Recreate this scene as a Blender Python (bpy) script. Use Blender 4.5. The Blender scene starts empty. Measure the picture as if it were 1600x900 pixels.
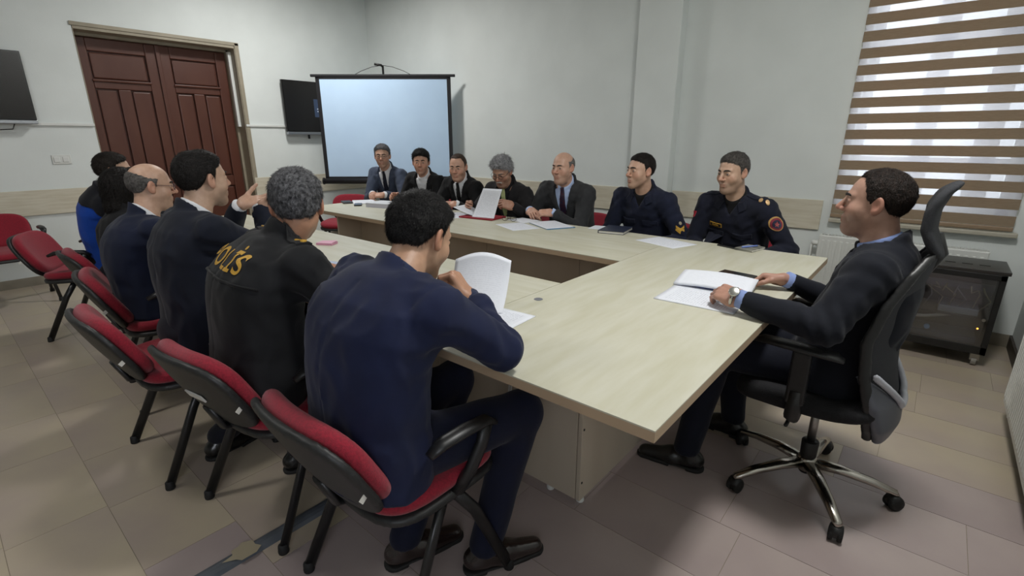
import bpy, bmesh, math, random
import numpy as np
from mathutils import Vector, Matrix

random.seed(7)
scene = bpy.context.scene
COL = scene.collection

# ------------------------------------------------------------------ camera
YAW, PITCH, ROLL, FPX = 0.7019, -0.2945, -0.0011, 770.0
_F = Vector((-math.sin(YAW) * math.cos(PITCH), math.cos(YAW) * math.cos(PITCH), math.sin(PITCH)))
_R = Vector((math.cos(YAW), math.sin(YAW), 0))
_U = _R.cross(_F)
_R2 = _R * math.cos(ROLL) + _U * math.sin(ROLL)
_U2 = _U * math.cos(ROLL) - _R * math.sin(ROLL)
cam_data = bpy.data.cameras.new('camera')
cam_data.sensor_width = 36.0
cam_data.lens = FPX * 36.0 / 1600.0
cam_data.clip_start = 0.02
cam = bpy.data.objects.new('camera', cam_data)
COL.objects.link(cam)
M = Matrix.Identity(4)
for i in range(3):
    M[i][0], M[i][1], M[i][2] = _R2[i], _U2[i], -_F[i]
M.translation = Vector((0, 0, 1.35))
cam.matrix_world = M
scene.camera = cam

# ------------------------------------------------------------------ world, light, exposure
world = bpy.data.worlds.new('world')
scene.world = world
world.use_nodes = True
_bg = world.node_tree.nodes['Background']
_bg.inputs[0].default_value = (0.85, 0.93, 1.0, 1)
_bg.inputs[1].default_value = 2.2
scene.view_settings.view_transform = 'Standard'
scene.view_settings.look = 'None'
scene.view_settings.gamma = 1.0
scene.view_settings.use_curve_mapping = False
scene.view_settings.exposure = -0.22
CEIL_Z = 3.3
LAMPS = [((-.12, 1.75), 56.0), ((-4.9, 2.7), 54.0), ((-3.0, -.3), 21.0)]     # ceiling luminaires (x, y), watts
LAMP_COLOUR = (1.0, 0.995, 0.975)
WINDOW_LIGHT = 46.0

def daylight(name, loc, direction, sx, sy, power, colour=(0.80, 0.90, 1.0)):
    ld = bpy.data.lights.new(name, 'AREA')
    ld.shape = 'RECTANGLE'; ld.size = sx; ld.size_y = sy; ld.energy = power; ld.color = colour
    o = bpy.data.objects.new(name, ld)
    COL.objects.link(o)
    o.location = loc
    o.rotation_euler = Vector(direction).to_track_quat('-Z', 'Y').to_euler()
    return o

# daylight outside the window of the back wall and outside the window of the right wall
daylight('window_daylight', (-0.07, 4.95, 1.75), (0, -1, -0.05), 1.2, 2.0, WINDOW_LIGHT)
daylight('window_daylight', (1.0, -1.15, 1.75), (-1, 0, -0.05), 1.6, 1.9, 56.0, (0.88, 0.90, 1.0))

# ------------------------------------------------------------------ materials
def lin(c):
    if isinstance(c, str):
        c = [int(c[i:i + 2], 16) / 255 for i in (0, 2, 4)]
        c = [x / 12.92 if x <= 0.04045 else ((x + 0.055) / 1.055) ** 2.4 for x in c]
    return tuple(c) + (1.0,)

def mat(name, col, rough=0.6, metal=0.0, col2=None, scale=20.0, stretch=(1, 1, 1), bump=0.0, bscale=None,
        spec=0.5, coat=0.0, coords='Object', detail=3.0, rand=0.0, sheen=0.0, contrast=(0.35, 0.65)):
    m = bpy.data.materials.new(name)
    m.use_nodes = True
    nt = m.node_tree; N = nt.nodes; L = nt.links
    b = N['Principled BSDF']
    b.inputs['Roughness'].default_value = rough
    b.inputs['Metallic'].default_value = metal
    b.inputs['Specular IOR Level'].default_value = spec
    b.inputs['Coat Weight'].default_value = coat
    b.inputs['Sheen Weight'].default_value = sheen
    b.inputs['Base Color'].default_value = lin(col)
    tc = N.new('ShaderNodeTexCoord'); mp = N.new('ShaderNodeMapping')
    mp.inputs['Scale'].default_value = stretch
    L.new(tc.outputs[coords], mp.inputs['Vector'])
    out = None
    if col2 is not None:
        nz = N.new('ShaderNodeTexNoise')
        nz.inputs['Scale'].default_value = scale; nz.inputs['Detail'].default_value = detail
        L.new(mp.outputs['Vector'], nz.inputs['Vector'])
        rp = N.new('ShaderNodeValToRGB')
        rp.color_ramp.elements[0].position = contrast[0]; rp.color_ramp.elements[1].position = contrast[1]
        rp.color_ramp.elements[0].color = lin(col); rp.color_ramp.elements[1].color = lin(col2)
        L.new(nz.outputs['Fac'], rp.inputs['Fac'])
        out = rp.outputs['Color']
        L.new(out, b.inputs['Base Color'])
    if rand > 0:
        oi = N.new('ShaderNodeObjectInfo'); hs = N.new('ShaderNodeHueSaturation')
        mr = N.new('ShaderNodeMapRange')
        mr.inputs['To Min'].default_value = 1 - rand; mr.inputs['To Max'].default_value = 1 + rand
        L.new(oi.outputs['Random'], mr.inputs['Value']); L.new(mr.outputs['Result'], hs.inputs['Value'])
        if out: L.new(out, hs.inputs['Color'])
        else: hs.inputs['Color'].default_value = lin(col)
        L.new(hs.outputs['Color'], b.inputs['Base Color'])
    if bump > 0:
        nb = N.new('ShaderNodeTexNoise'); nb.inputs['Scale'].default_value = bscale or scale
        nb.inputs['Detail'].default_value = 3.0
        L.new(mp.outputs['Vector'], nb.inputs['Vector'])
        bp = N.new('ShaderNodeBump'); bp.inputs['Strength'].default_value = bump
        bp.inputs['Distance'].default_value = 0.01
        L.new(nb.outputs['Fac'], bp.inputs['Height']); L.new(bp.outputs['Normal'], b.inputs['Normal'])
    return m

def emit(name, col, strength):
    m = bpy.data.materials.new(name); m.use_nodes = True
    b = m.node_tree.nodes['Principled BSDF']
    b.inputs['Base Color'].default_value = lin(col)
    b.inputs['Emission Color'].default_value = lin(col)
    b.inputs['Emission Strength'].default_value = strength
    return m

def translucent(name, col, transp, trans_col=None, mixdiff=0.5):
    """thin cloth: diffuse + translucent, partly see-through"""
    m = bpy.data.materials.new(name); m.use_nodes = True
    nt = m.node_tree; N = nt.nodes; L = nt.links
    N.remove(N['Principled BSDF'])
    out = N['Material Output']
    d = N.new('ShaderNodeBsdfDiffuse'); t = N.new('ShaderNodeBsdfTranslucent'); tr = N.new('ShaderNodeBsdfTransparent')
    tc = N.new('ShaderNodeTexCoord'); mp = N.new('ShaderNodeMapping'); mp.inputs['Scale'].default_value = (1, 1, 14)
    nz = N.new('ShaderNodeTexNoise'); nz.inputs['Scale'].default_value = 30
    L.new(tc.outputs['Object'], mp.inputs['Vector']); L.new(mp.outputs['Vector'], nz.inputs['Vector'])
    hs = N.new('ShaderNodeMixRGB'); hs.blend_type = 'MULTIPLY'; hs.inputs['Fac'].default_value = 0.5
    hs.inputs['Color1'].default_value = lin(col); L.new(nz.outputs['Color'], hs.inputs['Color2'])
    bw = N.new('ShaderNodeRGBToBW'); L.new(nz.outputs['Color'], bw.inputs['Color'])
    L.new(bw.outputs['Val'], hs.inputs['Color2'])
    L.new(hs.outputs['Color'], d.inputs['Color'])
    t.inputs['Color'].default_value = lin(trans_col or col)
    m1 = N.new('ShaderNodeMixShader'); m1.inputs[0].default_value = mixdiff
    L.new(d.outputs[0], m1.inputs[1]); L.new(t.outputs[0], m1.inputs[2])
    m2 = N.new('ShaderNodeMixShader'); m2.inputs[0].default_value = transp
    L.new(m1.outputs[0], m2.inputs[1]); L.new(tr.outputs[0], m2.inputs[2])
    L.new(m2.outputs[0], out.inputs['Surface'])
    return m

def paper_mat(name, col='d9dce4', ink='8a8f9c', density=60.0, amount=0.32, cols=True):
    """white sheet printed with rows of small grey text"""
    m = bpy.data.materials.new(name); m.use_nodes = True
    nt = m.node_tree; N = nt.nodes; L = nt.links
    b = N['Principled BSDF']; b.inputs['Roughness'].default_value = 0.7
    tc = N.new('ShaderNodeTexCoord')
    w = N.new('ShaderNodeTexWave'); w.bands_direction = 'Y'; w.inputs['Scale'].default_value = density / 6.28 * 1.0
    L.new(tc.outputs['UV'], w.inputs['Vector'])
    mp = N.new('ShaderNodeMapping'); mp.inputs['Scale'].default_value = (22, density * 0.5, 1)
    L.new(tc.outputs['UV'], mp.inputs['Vector'])
    nz = N.new('ShaderNodeTexNoise'); nz.inputs['Scale'].default_value = 1.0; nz.inputs['Detail'].default_value = 1.0
    L.new(mp.outputs['Vector'], nz.inputs['Vector'])
    a = N.new('ShaderNodeMath'); a.operation = 'GREATER_THAN'; a.inputs[1].default_value = 0.62
    L.new(w.outputs['Fac'], a.inputs[0])
    c = N.new('ShaderNodeMath'); c.operation = 'GREATER_THAN'; c.inputs[1].default_value = 0.47
    L.new(nz.outputs['Fac'], c.inputs[0])
    k = N.new('ShaderNodeMath'); k.operation = 'MULTIPLY'
    L.new(a.outputs[0], k.inputs[0]); L.new(c.outputs[0], k.inputs[1])
    # margins
    sx = N.new('ShaderNodeSeparateXYZ'); L.new(tc.outputs['UV'], sx.inputs[0])
    prev = k
    for axis in ('X', 'Y'):
        s1 = N.new('ShaderNodeMath'); s1.operation = 'SUBTRACT'; s1.inputs[1].default_value = 0.5
        L.new(sx.outputs[axis], s1.inputs[0])
        s2 = N.new('ShaderNodeMath'); s2.operation = 'ABSOLUTE'; L.new(s1.outputs[0], s2.inputs[0])
        s3 = N.new('ShaderNodeMath'); s3.operation = 'LESS_THAN'; s3.inputs[1].default_value = 0.40
        L.new(s2.outputs[0], s3.inputs[0])
        s4 = N.new('ShaderNodeMath'); s4.operation = 'MULTIPLY'
        L.new(prev.outputs[0], s4.inputs[0]); L.new(s3.outputs[0], s4.inputs[1]); prev = s4
    f = N.new('ShaderNodeMath'); f.operation = 'MULTIPLY'; f.inputs[1].default_value = amount
    L.new(prev.outputs[0], f.inputs[0])
    mx = N.new('ShaderNodeMixRGB'); mx.inputs['Color1'].default_value = lin(col); mx.inputs['Color2'].default_value = lin(ink)
    L.new(f.outputs[0], mx.inputs['Fac']); L.new(mx.outputs[0], b.inputs['Base Color'])
    return m

M_WALL = mat('wall_paint', 'dde2e0', 0.75, col2='d7dcda', scale=2.5, bump=0.04, bscale=60)
M_CEIL = mat('ceiling_paint', '9c9c96', 0.9)
M_BOARD = mat('wainscot_laminate', 'd0cab9', 0.5, col2='c4bca8', scale=5, stretch=(1, 1, 9), bump=0.03)
M_TRUNK = mat('white_trunking', 'd9dbd8', 0.45)
M_BASE = mat('stone_skirting', '9b9484', 0.5, col2='857e70', scale=6)
M_DOOR = mat('brown_door_paint', '583327', 0.36, col2='512d22', scale=6, stretch=(1, 1, 0.3), bump=0.08, bscale=25)
M_JAMB = mat('beige_door_frame_paint', '9d9482', 0.5, col2='928a78', scale=8)
M_TILE = mat('stone_floor_tile', 'b1a58e', 0.30, col2='a3958a', scale=1.6, coords='Object', rand=0.03, bump=0.05, bscale=9, detail=5, spec=0.45)
M_TILE2 = mat('daylight_tinted_floor_tile', 'a69994', 0.30, col2='988a88', scale=1.6, coords='Object', rand=0.03, bump=0.05, bscale=9, detail=5, spec=0.45)  # same floor stone with the mauve tint of daylight put into its colour
M_GROUT = mat('floor_grout', '8a7f6e', 0.8, col2='7d7364', scale=12)
M_TOP = mat('maple_table_laminate', 'c4c2b2', 0.42, col2='bab7a2', scale=3.2, stretch=(1.0, 7, 1), bump=0.02, detail=5)
M_TOP2 = mat('maple_table_laminate_crosswise', 'c4c2b2', 0.42, col2='bab7a2', scale=3.2, stretch=(7, 1.0, 1), bump=0.02, detail=5)
M_EDGE = mat('table_edge_band', 'ae977c', 0.5)
M_PANEL = mat('table_panel_laminate', 'c6baa8', 0.45, col2='b8ab98', scale=3, stretch=(1, 1, 0.15), detail=4)
M_RED = mat('red_chair_fabric', '8e1028', 0.9, col2='780c20', scale=160, bump=0.2, bscale=500, sheen=0.15)
M_BLK = mat('black_plastic', '151516', 0.42, col2='1a1a1b', scale=30)
M_LEG = mat('black_painted_steel', '161617', 0.35)
M_RUB = mat('black_rubber', '121212', 0.7)
M_CHROME = mat('polished_aluminium', 'b9b4ac', 0.2, 1.0)
M_STEEL = mat('satin_steel', 'a8a6a2', 0.35, 1.0)
M_GREY = mat('grey_plastic', '6d6f76', 0.45)
M_MESH = mat('dark_grey_mesh_fabric', '26272b', 0.85, col2='303136', scale=300, bump=0.3, bscale=600)
M_WHITE = mat('white_enamel', 'd6d8d4', 0.35)
M_DARK = mat('dark_recess', '1a1917', 0.8)
M_SCREEN = mat('projection_fabric', 'c2dcf6', 0.8, col2='bdd7f2', scale=3)
M_SCRBLK = mat('screen_black_border', '15151a', 0.6)
M_TVB = mat('tv_black_gloss', '120f0e', 0.18, spec=0.4)
M_TVS = mat('tv_silver_trim', '9ea1a6', 0.3, 0.8)
M_PHONE = mat('phone_black_glass', '0c0c10', 0.15)
M_TAGW = mat('white_label', 'c9c7bf', 0.6)
M_GOLD = mat('gold_thread', 'b58a2a', 0.6, col2='c79b3a', scale=200)
M_PAPER = paper_mat('printed_paper')
M_PAPERB = paper_mat('printed_paper_blank_back', amount=0.12)
M_FOLDBLUE = mat('blue_card', '2f6d94', 0.55)
M_FOLDRED = mat('red_folder_card', '8a0f24', 0.5)
M_NAVYBK = mat('navy_book_cover', '1c2338', 0.45)
M_PINK = mat('pink_note_paper', 'd79ab4', 0.7)

# ------------------------------------------------------------------ mesh helpers
class MB:
    def __init__(s): s.v = []; s.f = []; s.uv = None
    def add(s, vs, fs):
        n = len(s.v); s.v += [tuple(map(float, x)) for x in vs]; s.f += [tuple(i + n for i in f) for f in fs]; return s
    def box(s, x0, x1, y0, y1, z0, z1):
        return s.add([(x0, y0, z0), (x1, y0, z0), (x1, y1, z0), (x0, y1, z0), (x0, y0, z1), (x1, y0, z1), (x1, y1, z1), (x0, y1, z1)],
                     [(0, 3, 2, 1), (4, 5, 6, 7), (0, 1, 5, 4), (1, 2, 6, 5), (2, 3, 7, 6), (3, 0, 4, 7)])
    def tube(s, pts, r, n=10, r2=None, flat=1.0, cap=True, closed=False):
        """sweep a circle (flat: second axis ratio) along pts; r scalar or list"""
        P = [Vector(p) for p in pts]; m = len(P)
        R = r if isinstance(r, (list, tuple)) else [r if r2 is None else r + (r2 - r) * i / (m - 1) for i in range(m)]
        T = []
        for i in range(m):
            if closed: t = P[(i + 1) % m] - P[i - 1]
            else: t = P[min(i + 1, m - 1)] - P[max(i - 1, 0)]
            T.append(t.normalized())
        up = Vector((0, 0, 1)) if abs(T[0].z) < 0.9 else Vector((0, 1, 0))
        a = T[0].cross(up).normalized()
        vs = []
        for i in range(m):
            a = (a - T[i] * a.dot(T[i])).normalized(); b = T[i].cross(a)
            for k in range(n):
                th = 2 * math.pi * k / n
                vs.append(P[i] + a * (math.cos(th) * R[i]) + b * (math.sin(th) * R[i] * flat))
        fs = []
        for i in range(m if closed else m - 1):
            for k in range(n):
                k2 = (k + 1) % n; j = (i + 1) % m
                fs.append((i * n + k, i * n + k2, j * n + k2, j * n + k))
        if cap and not closed:
            fs.append(tuple(range(n - 1, -1, -1))); fs.append(tuple((m - 1) * n + k for k in range(n)))
        return s.add(vs, fs)
    def lathe(s, prof, n=20, c=(0, 0, 0), axis='z'):
        vs = []; m = len(prof)
        for (r, h) in prof:
            for k in range(n):
                th = 2 * math.pi * k / n; x, y = r * math.cos(th), r * math.sin(th)
                if axis == 'z': q = (x, y, h)
                elif axis == 'x': q = (h, x, y)
                else: q = (y, h, x)
                vs.append((q[0] + c[0], q[1] + c[1], q[2] + c[2]))
        fs = [(i * n + k, i * n + (k + 1) % n, (i + 1) * n + (k + 1) % n, (i + 1) * n + k) for i in range(m - 1) for k in range(n)]
        fs.append(tuple(range(n - 1, -1, -1))); fs.append(tuple((m - 1) * n + k for k in range(n)))
        return s.add(vs, fs)
    def mesh(s, name, smooth=False):
        me = bpy.data.meshes.new(name); me.from_pydata(s.v, [], s.f); me.update()
        if smooth:
            me.polygons.foreach_set('use_smooth', [True] * len(me.polygons))
        return me

def put(name, me, m, parent=None, bevel=0.0, seg=2, loc=None):
    o = bpy.data.objects.new(name, me); COL.objects.link(o)
    if m is not None and len(me.materials) == 0: me.materials.append(m)
    if parent is not None: o.parent = parent
    if loc is not None: o.location = loc
    if bevel > 0:
        b = o.modifiers.new('bevel', 'BEVEL'); b.width = bevel; b.segments = seg; b.limit_method = 'ANGLE'; b.angle_limit = 0.6
    return o

def obj(name, mb, m, parent=None, bevel=0.0, smooth=False, seg=2, loc=None):
    return put(name, mb.mesh(name, smooth), m, parent, bevel, seg, loc)

def tag(o, label=None, cat=None, group=None, kind=None):
    if label: o['label'] = label
    if cat: o['category'] = cat
    if group: o['group'] = group
    if kind: o['kind'] = kind
    return o

def thing(name, label, cat, loc=(0, 0, 0), rz=0.0, group=None):
    o = bpy.data.objects.new(name, None); COL.objects.link(o)
    o.location = loc; o.rotation_euler = (0, 0, rz); o.empty_display_size = 0.05
    return tag(o, label, cat, group)

def copy_tree(o, parent=None):
    c = o.copy(); COL.objects.link(c); c.parent = parent
    for ch in o.children: copy_tree(ch, c)
    return c

# ------------------------------------------------------------------ signed distance modelling (numpy)
f32 = np.float32
def V3(a): return np.asarray(a, dtype=f32)
def nrm(a): a = np.asarray(a, float); return a / np.linalg.norm(a)
def cap(P, a, b, ra, rb):
    a = V3(a); b = V3(b); pa = P - a; ba = b - a
    t = np.clip((pa @ ba) / max(float(ba @ ba), 1e-9), 0, 1)
    return np.linalg.norm(pa - t[:, None] * ba, axis=1) - (ra + (rb - ra) * t)
def ell(P, c, r, R=None):
    q = P - V3(c)
    if R is not None: q = q @ V3(R)
    r = V3(r); k0 = np.linalg.norm(q / r, axis=1); k1 = np.linalg.norm(q / (r * r), axis=1)
    return k0 * (k0 - 1) / np.maximum(k1, 1e-6)
def rbox(P, c, hs, r, R=None):
    q = P - V3(c)
    if R is not None: q = q @ V3(R)
    q = np.abs(q) - (V3(hs) - r)
    return np.linalg.norm(np.maximum(q, 0), axis=1) + np.minimum(q.max(axis=1), 0) - r
def smin(a, b, k):
    h = np.clip(0.5 + 0.5 * (b - a) / k, 0, 1)
    return b + (a - b) * h - k * h * (1 - h)
def smax(a, b, k): return -smin(-a, -b, k)
def wob(P, f, seed=0.0):
    x, y, z = P[:, 0] * f, P[:, 1] * f, P[:, 2] * f
    return (np.sin(x * 1.0 + 1.7 * np.sin(y * .8 + seed) + seed) + np.sin(y * 1.1 + 1.3 * np.sin(z * .9 + 2 * seed) + 2.1)
            + np.sin(z * 0.9 + 1.5 * np.sin(x * .7 + seed * 3) + 4.2)) / 3.0

_ED = [(0, 1), (2, 3), (4, 5), (6, 7), (0, 2), (1, 3), (4, 6), (5, 7), (0, 4), (1, 5), (2, 6), (3, 7)]
_CO = np.array([(i & 1, (i >> 1) & 1, (i >> 2) & 1) for i in range(8)], f32)
def nets(field, lo, hi, h):
    """surface nets of field over the box lo..hi with cell h -> verts, quads"""
    lo = np.asarray(lo, float); hi = np.asarray(hi, float)
    n = np.ceil((hi - lo) / h).astype(int) + 1
    ax = [np.arange(n[i], dtype=f32) * h + lo[i] for i in range(3)]
    # coarse pass finds the blocks near the surface, fine pass evaluates only those
    k = 4
    nc = (n - 1) // k + 1
    axc = [np.minimum(np.arange(nc[i]) * k + k // 2, n[i] - 1).astype(f32) * f32(h) + f32(lo[i]) for i in range(3)]
    GC = np.stack(np.meshgrid(*axc, indexing='ij'), -1).reshape(-1, 3).astype(f32)
    FC = np.empty(len(GC), f32)
    step = 200000
    for i in range(0, len(GC), step): FC[i:i + step] = field(GC[i:i + step])
    FC = FC.reshape(nc)
    Fv = np.repeat(np.repeat(np.repeat(FC, k, 0), k, 1), k, 2)[:n[0], :n[1], :n[2]].copy()
    near = np.argwhere(np.abs(Fv) < h * k * 1.7)
    G = (near * h + lo).astype(f32)
    val = np.empty(len(G), f32)
    for i in range(0, len(G), step): val[i:i + step] = field(G[i:i + step])
    Fv[near[:, 0], near[:, 1], near[:, 2]] = val
    # close at the borders
    for a in range(3):
        sl = [slice(None)] * 3
        for e in (0, -1):
            sl[a] = e; Fv[tuple(sl)] = np.maximum(Fv[tuple(sl)], 1e-4)
    s = Fv < 0
    c = np.zeros(n - 1, np.int8)
    for k in range(8):
        i, j, l = int(_CO[k, 0]), int(_CO[k, 1]), int(_CO[k, 2])
        c += s[i:n[0] - 1 + i, j:n[1] - 1 + j, l:n[2] - 1 + l]
    mask = (c > 0) & (c < 8)
    ids = np.argwhere(mask)
    idx = -np.ones(n - 1, np.int64); idx[mask] = np.arange(len(ids))
    vals = [Fv[ids[:, 0] + int(o[0]), ids[:, 1] + int(o[1]), ids[:, 2] + int(o[2])] for o in _CO]
    acc = np.zeros((len(ids), 3), f32); cnt = np.zeros(len(ids), f32)
    for a, b in _ED:
        va, vb = vals[a], vals[b]; m = (va < 0) != (vb < 0)
        t = (va[m] / (va[m] - vb[m]))[:, None]
        acc[m] += _CO[a] + t * (_CO[b] - _CO[a]); cnt[m] += 1
    verts = lo + h * (ids + acc / cnt[:, None])
    quads = []
    for a in range(3):
        b1, b2 = (a + 1) % 3, (a + 2) % 3
        s0 = [slice(None)] * 3; s1 = [slice(None)] * 3
        s0[a] = slice(0, -1); s1[a] = slice(1, None)
        for bb in (b1, b2): s0[bb] = slice(1, -1); s1[bb] = slice(1, -1)
        A, B = s[tuple(s0)], s[tuple(s1)]
        e = np.argwhere(A != B)
        if len(e) == 0: continue
        ins = A[e[:, 0], e[:, 1], e[:, 2]]
        base = e.copy(); base[:, b1] += 1; base[:, b2] += 1
        def cell(d1, d2):
            q = base.copy(); q[:, b1] += d1; q[:, b2] += d2
            return idx[q[:, 0], q[:, 1], q[:, 2]]
        Q = np.stack([cell(-1, -1), cell(0, -1), cell(0, 0), cell(-1, 0)], 1)
        Q[~ins] = Q[~ins][:, ::-1]
        quads.append(Q)
    return verts, (np.concatenate(quads) if quads else np.zeros((0, 4), int))

def sdf_mesh(name, parts, root=(0, 0, 0), colours=None):
    """parts: list of (verts, quads) joined in one mesh, relative to root; colours: per-vertex rgb list"""
    vs = []; qs = []; n = 0
    for v, q in parts:
        vs.append(v - np.asarray(root)); qs.append(q + n); n += len(v)
    v = np.concatenate(vs).astype(f32); q = np.concatenate(qs).astype(np.int32)
    me = bpy.data.meshes.new(name)
    me.vertices.add(len(v)); me.vertices.foreach_set('co', v.ravel())
    me.loops.add(len(q) * 4); me.loops.foreach_set('vertex_index', q.ravel())
    me.polygons.add(len(q)); me.polygons.foreach_set('loop_start', np.arange(0, len(q) * 4, 4, dtype=np.int32))
    me.polygons.foreach_set('use_smooth', np.ones(len(q), bool))
    me.update(calc_edges=True)
    if colours is not None:
        at = me.color_attributes.new('col', 'FLOAT_COLOR', 'POINT')
        cc = np.ones((len(v), 4), f32); cc[:, :3] = np.concatenate(colours)
        at.data.foreach_set('color', cc.ravel())
    return me
# ================================================================== THE ROOM
XA, YB, XC, YD = -6.45, 4.50, 0.58, -4.20

def struct(name, mb, m, parent=None, bevel=0.0, smooth=False, label=None):
    o = obj(name, mb, m, parent, bevel, smooth)
    if parent is None: o['kind'] = 'structure'
    if label: o['label'] = label
    return o

# floor: slab with grout, stone tiles laid in rows on it
fl = struct('floor', MB().box(XA - .3, XC + .3, YD - .3, YB + .3, -0.12, -0.0015), M_GROUT, label='beige worn stone tile floor with mauve daylight tint painted in at near right')
_rng = random.Random(11)
_tile_cache = {}
LENS = [0.36, 0.44, 0.52, 0.60, 0.70]
def tile_mesh(l, w):
    k = (round(l, 3), round(w, 3))
    if k not in _tile_cache:
        _tile_cache[k] = MB().box(-l / 2, l / 2, -w / 2, w / 2, -0.02, 0.0).mesh('tile')
    return _tile_cache[k]
ROW = 0.285
y = -0.09 - ROW
while y < YB - 0.02:
    w = min(ROW, YB - y)
    x = XA - _rng.uniform(0, .3)
    while x < XC:
        l = _rng.choice(LENS)
        x0, x1 = max(x, XA), min(x + l, XC)
        if x1 - x0 > 0.03:
            mauve = ((x0 + x1) / 2 > -1.75 + .25 * _rng.random() and y < 1.9 + .5 * _rng.random())  # near right zone where the daylight tint is painted into the tiles
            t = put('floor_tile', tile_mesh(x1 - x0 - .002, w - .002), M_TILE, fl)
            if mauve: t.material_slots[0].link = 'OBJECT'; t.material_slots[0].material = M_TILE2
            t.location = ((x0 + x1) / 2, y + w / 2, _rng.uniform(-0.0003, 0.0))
        x += l
    y += ROW
# the part of the floor behind the camera is one slab of the same stone
st = obj('rear_paving', MB().box(XA, XC, YD, -0.09 - ROW - .003, -0.02, 0.0), M_TILE, fl)

# walls
def wall_with_holes_x(x0, x1, z1, holes, mb, y0, y1):
    """wall running along x between y0..y1 with rectangular holes (hx0,hx1,hz0,hz1)"""
    xs = x0
    for (a, b, c, d) in sorted(holes):
        mb.box(xs, a, y0, y1, 0, z1); mb.box(a, b, y0, y1, 0, c); mb.box(a, b, y0, y1, d, z1); xs = b
    mb.box(xs, x1, y0, y1, 0, z1)
WIN = (-0.53, 0.40, 0.82, 2.75)
mb = MB(); wall_with_holes_x(XA - .3, XC + .3, CEIL_Z, [WIN], mb, YB, YB + .3)
struct('wall_back', mb, M_WALL, label='grey white painted wall with the blind covered window')
struct('wall_front', MB().box(XA - .3, XC + .3, YD - .3, YD, 0, CEIL_Z), M_WALL)
mb = MB().box(XA - .3, XA, YD, 1.25, 0, CEIL_Z).box(XA - .3, XA, 2.69, YB, 0, CEIL_Z).box(XA - .3, XA, 1.25, 2.69, 2.37, CEIL_Z)
struct('wall_left', mb, M_WALL, label='grey white painted wall with the brown double door')
struct('wall_right', MB().box(XC, XC + .3, YD, -1.85, 0, CEIL_Z).box(XC, XC + .3, -.45, YB, 0, CEIL_Z).box(XC, XC + .3, -1.85, -.45, 0, .9).box(XC, XC + .3, -1.85, -.45, 2.6, CEIL_Z), M_WALL)
struct('ceiling', MB().box(XA - .3, XC + .3, YD - .3, YB + .3, CEIL_Z, CEIL_Z + .2), M_CEIL)
struct('wall_pilaster', MB().box(-2.25, -1.86, YB - .12, YB, 0, CEIL_Z), M_WALL, bevel=.008, label='shallow white wall pilaster behind the seated men')

# skirting
struct('baseboard_left', MB().box(XA, XA + .014, YD, 1.25, 0, .085).box(XA, XA + .014, 2.69, YB, 0, .085), M_BASE)
struct('baseboard_back', MB().box(XA, -2.25, YB - .014, YB, 0, .085).box(-1.86, XC, YB - .014, YB, 0, .085).box(-2.25, -1.86, YB - .134, YB - .12, 0, .085), M_BASE)
struct('baseboard_right', MB().box(XC - .014, XC, YD, YB, 0, .085), mat('dark_skirting', '3a332b', .5))
# wainscot boards at chair height: separate laminate boards
tw = struct('trim_1', MB().box(XA, XA + .004, YD, 1.25, .70, .85).box(XA, XA + .004, 2.69, YB, .70, .85), M_BOARD, label='pale wood wainscot boards along the door wall')
for a, b in ((YD, -2.4), (-2.398, -.55), (-.548, 1.247), (2.695, 4.49)):
    obj('board', MB().box(XA + .004, XA + .020, a, b, .66, .89), M_BOARD, tw, bevel=.003)
tw = struct('trim_2', MB().box(XA + .02, -2.26, YB - .004, YB, .70, .85).box(-1.85, -.64, YB - .004, YB, .70, .85), M_BOARD, label='pale wood wainscot boards along the window wall')
for a, b in ((-6.42, -4.45), (-4.447, -2.26), (-1.85, -.64)):
    obj('board', MB().box(a, b, YB - .020, YB - .004, .66, .89), M_BOARD, tw, bevel=.003)
# white cable trunking on the left wall
tr = struct('trim_3', MB().box(XA, XA + .02, -.6, 1.25, 1.47, 1.495).box(XA, XA + .02, 2.69, 4.45, 1.49, 1.515), M_TRUNK, bevel=.003, label='white cable trunking along the door wall')

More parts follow.
